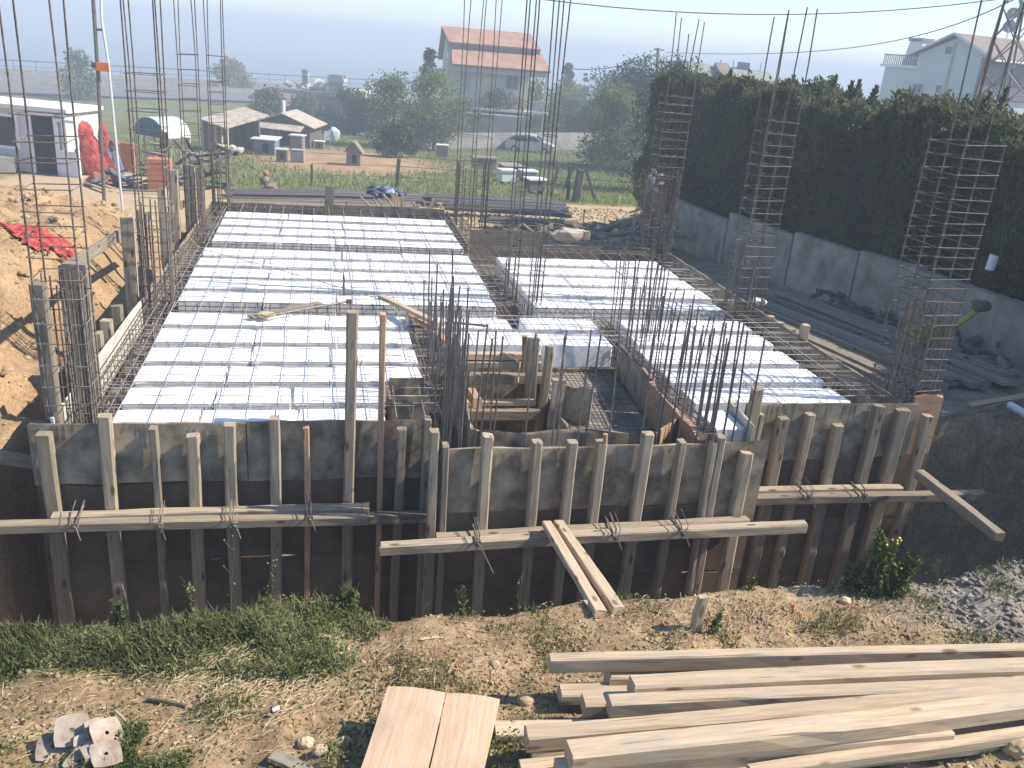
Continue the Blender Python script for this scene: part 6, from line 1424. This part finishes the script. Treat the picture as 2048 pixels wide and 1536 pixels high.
a = fgz(545, 1425); bt2 = empty("bottle", a, "tiny white and dark bottle lying in the left foreground", "bottle")
MB().tube([a+Vector((0, 0, .015)), a+Vector((.035, .01, .02))], .013, 8).build("bottle_body", M['white'], bt2)
MB().tube([a+Vector((0, 0, .015)), a+Vector((-.008, .018, .02))], .008, 8).build("bottle_cap", M['tarp_dark'], bt2)
a, b = fgz(545, 1520), fgz(600, 1545); tag(beam("plank_end", a+Vector((0, 0, .03)), b+Vector((.08, -.06, .02)), .07, .03, M['wood_grey'], None, 8), "grey plank end at the bottom of the picture left of the plywood", "plank")

# fresh plywood boards -------------------------------------------------
def flat_board(c, th, mat, label, seed):
    c = [Vector(q) for q in c]; ax = (c[3]-c[0]).normalized(); ctr = sum(c, Vector())/4; n = (c[1]-c[0]).cross(c[3]-c[0]).normalized()
    if n.z < 0: n = -n
    yv = n.cross(ax).normalized(); R = Matrix((ax, yv, n)).transposed(); mb = MB(); NX, NYb = 10, 6; rn = random.Random(seed)
    vs = []
    for top in (0, 1):
        for i in range(NX+1):
            for j in range(NYb+1):
                s_, t_ = i/NX, j/NYb; p = (c[0]*(1-s_)+c[3]*s_)*(1-t_)+(c[1]*(1-s_)+c[2]*s_)*t_; q = R.transposed() @ (p-ctr)
                q.z = (th if top else 0)+.012*sin(t_*pi)*(1-s_)+.004*sin(7*s_+seed); vs.append(q)
    K = (NX+1)*(NYb+1); f = lambda t, i, j: t*K+i*(NYb+1)+j; fs = []
    for i in range(NX):
        for j in range(NYb): fs += [(f(1, i, j), f(1, i+1, j), f(1, i+1, j+1), f(1, i, j+1)), (f(0, i, j), f(0, i, j+1), f(0, i+1, j+1), f(0, i+1, j))]
        fs += [(f(0, i, 0), f(0, i+1, 0), f(1, i+1, 0), f(1, i, 0)), (f(0, i, NYb), f(1, i, NYb), f(1, i+1, NYb), f(0, i+1, NYb))]
    for j in range(NYb): fs += [(f(0, 0, j), f(1, 0, j), f(1, 0, j+1), f(0, 0, j+1)), (f(0, NX, j), f(0, NX, j+1), f(1, NX, j+1), f(1, NX, j))]
    mb.v = vs; mb.f = fs; o = link("plywood_sheet", mb.mesh("plywood_sheet"), M[mat], None, M=Matrix.Translation(ctr) @ R.to_4x4())
    return tag(o, label, "plywood sheet", "fresh plywood sheets in the foreground")
zt = -.02
flat_board([PZ(776, 1380, zt+.02), PZ(890, 1393, zt+.02), PZ(838, 1620, zt+.06), PZ(696, 1620, zt+.06)], .02, 'ply_orange', "left fresh orange plywood sheet lying at the bottom of the picture", 1)
flat_board([PZ(893, 1394, zt), PZ(999, 1406, zt), PZ(950, 1620, zt+.05), PZ(843, 1620, zt+.05)], .02, 'ply_orange', "right fresh plywood sheet with wavy edge, beside the beam pile", 2)

# beam pile ------------------------------------------------------------
def pb(u0, v0, u1, v1, z, label, wd=.115, ht=.10, mat='lumber', seed=0, z1=None, warp=.006):
    a = PZ(u0, v0, z); b = PZ(u1, v1, z if z1 is None else z1)
    o = beam("timber_beam", a, b, wd, ht, M[mat], None, 700+seed, warp); return tag(o, label, "beam", "beams piled in the right foreground")
pb(1215, 1358, 2250, 1340, -.09, "shaded lower beam under the rearmost beam of the foreground pile", seed=1)
pb(1118, 1388, 2250, 1362, -.13, "lowest beam whose pale end sticks out below the rear beams", seed=2, ht=.07)
pb(1166, 1412, 2250, 1390, -.07, "lower beam with a square-cut end, left of the centre of the pile", seed=3)
pb(990, 1468, 2250, 1435, -.13, "lowest long beam reaching the plywood sheets", seed=4, ht=.06)
pb(1060, 1502, 2250, 1440, -.06, "lower pale beam under the wide front beam", seed=5, ht=.06)
pb(1040, 1545, 2250, 1440, -.08, "bottom left corner beam of the pile", seed=6, ht=.07)
pb(1098, 1326, 2250, 1301, .03, "rearmost long straight beam on top of the foreground pile", wd=.07, seed=7, warp=.002)
pb(1262, 1376, 2250, 1334, .05, "knotty rough-ended beam, second from the rear of the pile", seed=8, ht=.115)
pb(1218, 1415, 2250, 1362, .02, "brownish beam, third from the rear of the pile", seed=9, mat='lumber', wd=.09)
pb(1052, 1478, 2250, 1372, .03, "wide pale beam crossing the middle of the pile", seed=10, wd=.10)
pb(1138, 1520, 2250, 1385, .10, "thick crooked yellowish beam on top at the front of the pile", seed=11, wd=.125, warp=.02)
pb(1110, 1540, 1900, 1475, .02, "narrow beam just below the crooked yellowish beam", seed=12, wd=.07)
pb(1500, 1548, 2260, 1436, -.0, "long thin beam running under the crooked beam to the right edge", seed=13, wd=.07, ht=.06)
pb(1380, 1560, 2020, 1478, -.06, "frontmost beam with a rounded worn right end", seed=14, wd=.08, ht=.07)

# steel base plates ----------------------------------------------------
def plate(u, v, s, tilt, rz, label, lift=.02, col='plate'):
    p = fgz(u, v)+Vector((0, 0, lift)); h = s/2; r_ = s*.07; n = 16; vs = []; fs = []
    for zz in (0, .008):
        for k in range(n):
            a = 2*pi*k/n; vs.append((cos(a)*r_, sin(a)*r_, zz))
        for k in range(n):
            a = 2*pi*k/n; q = 1/max(abs(cos(a)), abs(sin(a))); q = min(q, 1.27); vs.append((cos(a)*h*q, sin(a)*h*q, zz))
    for k in range(n):
        k2 = (k+1) % n
        fs += [(k, n+k, n+k2, k2), (2*n+k, 2*n+k2, 3*n+k2, 3*n+k), (n+k, 3*n+k, 3*n+k2, n+k2), (k, k2, 2*n+k2, 2*n+k)]
    mb = MB(); mb.v = vs; mb.f = fs
    o = link("steel_plate", mb.mesh("steel_plate"), M[col], None, M=Matrix.Translation(p) @ Matrix.Rotation(rz, 4, 'Z') @ Matrix.Rotation(tilt[0], 4, 'X') @ Matrix.Rotation(tilt[1], 4, 'Y'))
    return tag(o, label, "steel plate", "square steel plates in a small heap")
plate(107, 1500, .15, (.3, .05), .08, "leftmost brownish square steel plate with a centre hole")
plate(146, 1484, .155, (.6, -.05), .12, "upright pale square plate with a hole, at the top of the small plate heap", .075)
plate(196, 1478, .13, (.6, .5), .6, "plate leaning back behind the upright pale plate", .05)
plate(216, 1492, .15, (.5, .25), .5, "tilted pale plate on the right of the heap", .08)
plate(214, 1528, .14, (.25, .2), .35, "lower right plate lying half on the soil", .06)
plate(160, 1530, .12, (.2, -.3), 1.0, "darker plate at the bottom of the heap", .02)
plate(176, 1500, .12, (.9, .0), .3, "plate standing on edge in the middle of the heap", .03)
for k, (u, v) in enumerate([(176, 1524), (190, 1508)]):
    a = fgz(u, v)+Vector((0, 0, .04)); tag(MB().box(a, (.04, .09, .05), .5+k).build("steel_channel", M['plate']), ["small upright channel piece at the bottom of the plate heap", "small angled channel piece inside the plate heap"][k], "steel piece")

# weeds ----------------------------------------------------------------
def weed(u, v, vt, label, n_st=3, leaf='leaf_mid', spread=.06, leaves=40, lsz=.014, flowers=0, seed=1, fz=.012):
    p = fgz(u, v)
    for _ in range(40):
        if p.z > -.75 and float(pit_sd(np.array([p.x]), np.array([p.y]))[0]) > -.02: break
        v += 4; p = fgz(u, v)
    rn = random.Random(seed); h = PY(u, vt, p.y).z-p.z; r = empty("weed", p, label, "weed", "wild plants on the near bank")
    mb = MB(); tips = []; LV = []
    for k in range(n_st):
        a = rn.uniform(0, 6.28); q = Vector((cos(a), sin(a)*.5, 0))*spread*rn.uniform(.3, 1); hh = h*rn.uniform(.7, 1)
        pts = [p+Vector((rn.uniform(-.01, .01), 0, -.02)), p+q*.4+Vector((0, 0, hh*.5)), p+q+Vector((0, 0, hh))]; mb.tube(pts, .0042, 5, r2=.0018); tips.append(pts[2])
        for j in range(3):
            t = rn.uniform(.4, .85); b = pts[1].lerp(pts[2], (t-.4)/.5) if t > .4 else pts[1]; e = b+Vector((rn.uniform(-.05, .05), rn.uniform(-.03, .03), rn.uniform(.03, .08))); mb.tube([b, e], .002, 4); tips.append(e)
        for j in range(leaves):
            t = rn.random()**1.2; b = (pts[0].lerp(pts[1], t*2) if t < .5 else pts[1].lerp(pts[2], t*2-1)); LV.append(b+Vector((rn.gauss(0, 1), rn.gauss(0, 1), rn.gauss(0, .5)))*spread*.35*(1.2-t))
    mb.build("stem", M['grass'], r)
    if LV:
        c = np.array([tuple(q) for q in LV]); V, F = leaf_cloud(c, np.full((len(c), 1), .006), len(c)*2, lsz, np.random.default_rng(seed)); me = np_mesh("leaves", V-np.array(p), F); me.materials.append(M[leaf]); o = bpy.data.objects.new("leaves", me); COL.objects.link(o); o.parent = r
    if flowers:
        for k in range(flowers):
            q = tips[k % len(tips)]+Vector((rn.uniform(-.01, .01), 0, rn.uniform(0, .01))); MB().blob(q, fz, k, 1, .2).build("flower_head", M['flower'] if (u > 1600) else M['leaf_light'], r)
    return r
weed(462, 1185, 1065, "tallest dry weed stalk with forked tips above the left grass", 1, 'leaf_mid', .06, 14, .009, 4, 1, .006)
weed(532, 1190, 1085, "second dry weed stalk with a bushy head, right of the tallest", 1, 'leaf_mid', .06, 24, .009, 4, 2, .007)
weed(385, 1195, 1150, "low yellowing weed at the left of the two tall stalks", 3, 'leaf_light', .05, 24, .010, 0, 3)
weed(925, 1215, 1168, "small feathery green plant at the trench edge", 3, 'leaf_mid', .05, 60, .011, 0, 4)
weed(1035, 1212, 1160, "thin pale stalk with a white tip left of the plank bridge", 2, 'leaf_light', .04, 3, .008, 1, 5, .008)
weed(1425, 1265, 1228, "small leafy plant right of the wooden stake", 4, 'leaf_mid', .05, 40, .012, 0, 6)
weed(1500, 1180, 1150, "small grass-like weed at the trench edge right of the plank bridge", 5, 'leaf_mid', .06, 25, .010, 0, 7)
weed(1745, 1185, 1048, "big bushy weed with yellow flowers at the right trench edge", 9, 'leaf_mid', .13, 150, .014, 16, 8, .009)
weed(1790, 1190, 1110, "lower leafy part of the flowering weed clump, towards the grey clay", 7, 'leaf_mid', .12, 120, .014, 6, 9, .009)
weed(1700, 1180, 1120, "dark leafy weed left of the flowering bush", 6, 'leaf_olive', .1, 90, .013, 0, 10)
weed(240, 1230, 1200, "leafy tuft standing out of the grass at far left", 4, 'leaf_mid', .06, 60, .013, 0, 11)
weed(700, 1215, 1175, "feathery tuft at the right end of the grass strip", 6, 'leaf_mid', .08, 90, .012, 0, 12)
weed(1875, 1170, 1120, "dry thin stalks on the crest of the grey clay", 4, 'leaf_light', .12, 5, .008, 0, 13)

# ------------------------------------------------------------------ haze
hm_ = bpy.data.materials.new("haze"); hm_.use_nodes = True; hn_ = hm_.node_tree; hn_.nodes.clear()
ho = hn_.nodes.new("ShaderNodeOutputMaterial"); hv = hn_.nodes.new("ShaderNodeVolumePrincipled")
hv.inputs['Color'].default_value = (.80, .90, 1.0, 1); hv.inputs['Density'].default_value = .0032; hv.inputs['Anisotropy'].default_value = 0
hn_.links.new(hv.outputs[0], ho.inputs['Volume'])
tag(MB().bb((-9500, -500, -34), (9500, 9500, 11)).build("haze", hm_), "thin pale sea haze over the whole place", "haze", kind='stuff')
